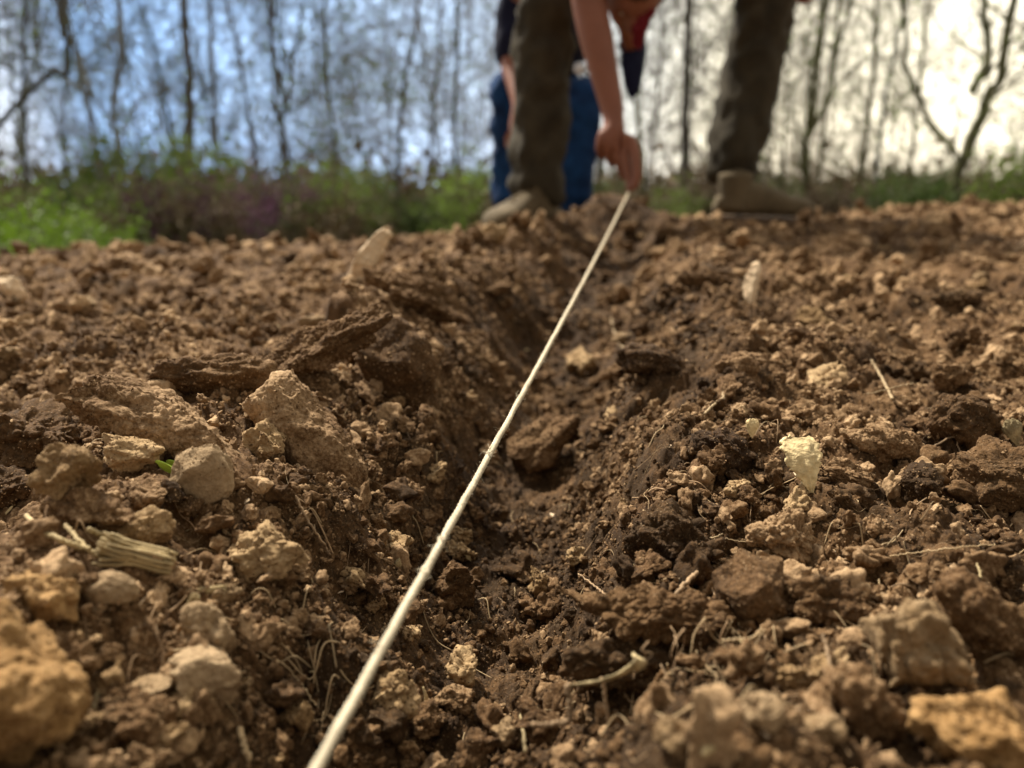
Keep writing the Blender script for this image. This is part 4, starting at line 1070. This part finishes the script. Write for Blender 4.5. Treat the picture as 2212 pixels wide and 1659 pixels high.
SH = {'brown': (make_shrub(1, BRN, 2600, 'shrub'), 'brown dead-leaved shrub in the undergrowth at the wood edge'), 'green': (make_shrub(2, DGR, 3200, 'shrub'), 'dull green shrub in the undergrowth at the wood edge'),
      'bright': (make_shrub(3, BRT, 4200, 'shrub', .022, 1.0), 'fresh bright green bush beyond the field on the left'), 'purple': (make_shrub(4, REDBUD, 1500, 'redbud_shrub', .03, 1.5), 'purple blossoming redbud shrub in the undergrowth'),
      'bud': (make_shrub(5, BUD, 1800, 'shrub', .03, 1.6), 'loose yellow-green leafing shrub at the wood edge')}
used = set()
def shrub(kind, px, D, s):
    e, lb = SH[kind]; x = (px - 1106) / FPX * D; y = D * cp; loc = (x, y, floor_z(x, y)); rz = random.uniform(0, 6.28)
    if kind in used: return copy_tree(e, loc, rz, s, lb, 'shrub', kind + ' shrubs at the wood edge')
    used.add(kind); e.location = loc; e.rotation_euler = (0, 0, rz); e.scale = (s, s, s); tag(e, lb, 'shrub', kind + ' shrubs at the wood edge')
for i in range(44):
    px = -150 + i * 58 + random.uniform(-30, 30); shrub('brown' if random.random() < .7 else 'green', px, random.uniform(8.5, 12.5), random.uniform(.45, .66))
for i in range(26):
    px = -150 + i * 98 + random.uniform(-30, 30); shrub('brown' if random.random() < .5 else 'green', px, random.uniform(13, 17), random.uniform(.6, .85))
for px, D, s in ((10, 5.4, .5), (100, 5.7, .55), (190, 6.1, .5), (260, 6.6, .4), (-70, 5.4, .55), (50, 6.8, .7), (140, 7.2, .65), (-120, 6.5, .7), (220, 7.5, .6)): shrub('bright', px, D, s * 1.05)
for px, D, s in ((415, 9, .6), (640, 9, .6), (600, 10, .5)): shrub('purple', px, D, s)
for px, D, s in ((735, 9, .65), (800, 9.3, .5), (345, 9.5, .6), (1020, 9.5, .6), (1440, 9.5, .45), (2130, 8.5, .7), (2210, 8.5, .75), (310, 11, .9), (460, 11, .9)): shrub('bud', px, D, s)
# far off thicket: one uncountable mass of twigs and leaves
g = np.random.default_rng(99); Ls = []; N = 5200
bx = g.uniform(-32, 32, N); by = g.uniform(17, 36, N)
for i in range(N):
    h = g.uniform(.8, 2.2) if i % 8 else g.uniform(2.0, 6); z0 = -1.0 - .062 * (by[i] - 9); dx, dy = g.normal(size=2) * .24 * h
    Ls.append(tube(np.array([[bx[i], by[i], z0], [bx[i] + dx * .4, by[i] + dy, z0 + h * .5], [bx[i] + dx, by[i] + dy, z0 + h]]), [.014, .010, .005], 3, False))
V, F = join(Ls); tag(obj('thicket', mesh_t('thicket', V, F, TWIG)), 'far off brown thicket of bare stems filling the wood', 'thicket', 'far thicket', 'stuff')
n = 52000; x = g.uniform(-34, 34, n); y = g.uniform(17, 34, n); z = -1 - .062 * (y - 9) + np.abs(g.normal(size=n)) * .62 * (1 + .35 * perlin2(x.astype(np.float32), y.astype(np.float32), 3., 2))
v, f = leaf_cloud(np.stack([x, y, z], 1), n, .09, g, .02)
tag(obj('underbrush_leaves', mesh_np('underbrush_leaves', v, f, False, [BRN])), 'far off mass of brown leafy underbrush on the wood floor', 'underbrush', 'far thicket', 'stuff')
# grass on the left beyond the soil
n = 26000; gx = g.uniform(-9, .5, n).astype(np.float32); gy = (3.9 + 7 * g.random(n) ** 1.4).astype(np.float32); kk = gx + gy * .42 < .4; gx = gx[kk]; gy = gy[kk]; n = len(gx); gz_ = macro(gx, gy)
hh = g.uniform(.06, .2, n); a = g.uniform(0, 6.28, n); w = .006; lx = g.normal(size=n) * .04; lyy = g.normal(size=n) * .04
v = np.stack([np.stack([gx - np.cos(a) * w, gy - np.sin(a) * w, gz_ - .02], 1), np.stack([gx + np.cos(a) * w, gy + np.sin(a) * w, gz_ - .02], 1), np.stack([gx + lx, gy + lyy, gz_ + hh], 1)], 1).reshape(-1, 3)
tag(obj('meadow_grass', mesh_np('meadow_grass', v, np.arange(n * 3).reshape(-1, 3), False, [BRT])), 'fresh green grass beyond the edge of the soil on the left', 'grass', None, 'stuff')

# ------------------------------------------------------------------ light
SUN_EL, SUN_AZ = 50, -38       # azimuth measured from +Y towards +X: ahead and left
sd = bpy.data.lights.new('sun', 'SUN'); sd.energy = 5.0; sd.angle = R(5); sd.color = (1, .91, .77)
so = bpy.data.objects.new('sun', sd); COL.objects.link(so)
dv = Vector((math.sin(R(SUN_AZ)) * math.cos(R(SUN_EL)), math.cos(R(SUN_AZ)) * math.cos(R(SUN_EL)), math.sin(R(SUN_EL))))
so.rotation_euler = dv.to_track_quat('Z', 'Y').to_euler(); so.location = dv * 30
w = bpy.data.worlds.new('World'); sc.world = w; w.use_nodes = True; t = w.node_tree; t.nodes.clear()
out = t.nodes.new('ShaderNodeOutputWorld'); bg = t.nodes.new('ShaderNodeBackground'); sky = t.nodes.new('ShaderNodeTexSky')
sky.sky_type = 'NISHITA'; sky.sun_disc = False; sky.sun_elevation = R(SUN_EL); sky.sun_rotation = R(SUN_AZ); bg.inputs[1].default_value = .10
t.links.new(sky.outputs[0], bg.inputs[0])
# cloud cover
bg2 = t.nodes.new('ShaderNodeBackground'); bg2.inputs[1].default_value = 1.4
tc = t.nodes.new('ShaderNodeTexCoord'); nz = t.nodes.new('ShaderNodeTexNoise'); nz.inputs['Scale'].default_value = 2.6; nz.inputs['Detail'].default_value = 4; nz.inputs['Distortion'].default_value = .4
t.links.new(tc.outputs['Generated'], nz.inputs['Vector'])
sx = t.nodes.new('ShaderNodeSeparateXYZ'); t.links.new(tc.outputs['Generated'], sx.inputs[0])
mr = t.nodes.new('ShaderNodeMapRange'); mr.inputs[1].default_value = -.56; mr.inputs[2].default_value = .25; t.links.new(sx.outputs[0], mr.inputs[0])
cr = t.nodes.new('ShaderNodeValToRGB'); e = cr.color_ramp.elements; e[0].position = .12; e[0].color = (.30, .55, .98, 1); e[1].position = 1; e[1].color = (1.0, .89, .66, 1)
m_ = e.new(.62); m_.color = (.52, .68, .92, 1); m_ = e.new(0.0); m_.color = (1.1, 1.15, 1.25, 1)
t.links.new(mr.outputs[0], cr.inputs[0])
cb = t.nodes.new('ShaderNodeValToRGB'); e = cb.color_ramp.elements; e[0].position = .36; e[0].color = (.72, .72, .72, 1); e[1].position = .62; e[1].color = (1.25, 1.25, 1.25, 1)
t.links.new(nz.outputs['Fac'], cb.inputs[0])
mx = t.nodes.new('ShaderNodeMix'); mx.data_type = 'RGBA'; mx.blend_type = 'MULTIPLY'; mx.inputs[0].default_value = 1
t.links.new(cr.outputs[0], mx.inputs[6]); t.links.new(cb.outputs[0], mx.inputs[7])
# the sun stands behind thin cloud ahead: the sky is brightest low ahead and duller overhead and behind
vm = t.nodes.new('ShaderNodeVectorMath'); vm.operation = 'DOT_PRODUCT'; t.links.new(tc.outputs['Generated'], vm.inputs[0]); vm.inputs[1].default_value = (0, .96, .28)
m2 = t.nodes.new('ShaderNodeMapRange'); m2.inputs[1].default_value = .2; m2.inputs[2].default_value = .85; m2.inputs[3].default_value = .42; m2.inputs[4].default_value = 1.0; t.links.new(vm.outputs['Value'], m2.inputs[0])
m3 = t.nodes.new('ShaderNodeVectorMath'); m3.operation = 'SCALE'; t.links.new(mx.outputs[2], m3.inputs[0]); t.links.new(m2.outputs[0], m3.inputs['Scale']); m4 = t.nodes.new('ShaderNodeMix'); m4.data_type = 'RGBA'; t.links.new(m2.outputs[0], m4.inputs[0]); m4.inputs[6].default_value = (.235, .205, .165, 1); t.links.new(mx.outputs[2], m4.inputs[7]); m2.inputs[3].default_value = 0; t.links.new(m4.outputs[2], bg2.inputs[0])

ms = t.nodes.new('ShaderNodeMixShader'); ms.inputs[0].default_value = .88
t.links.new(bg.outputs[0], ms.inputs[1]); t.links.new(bg2.outputs[0], ms.inputs[2]); t.links.new(ms.outputs[0], out.inputs[0])

sc.view_settings.view_transform = 'Standard'; sc.view_settings.look = 'None'; sc.view_settings.exposure = .96; sc.view_settings.gamma = 1
sc.cycles.max_bounces = 4; sc.cycles.diffuse_bounces = 2; sc.cycles.glossy_bounces = 1; sc.cycles.transmission_bounces = 1; sc.cycles.caustics_reflective = False; sc.cycles.caustics_refractive = False
sc.cycles.use_denoising = True
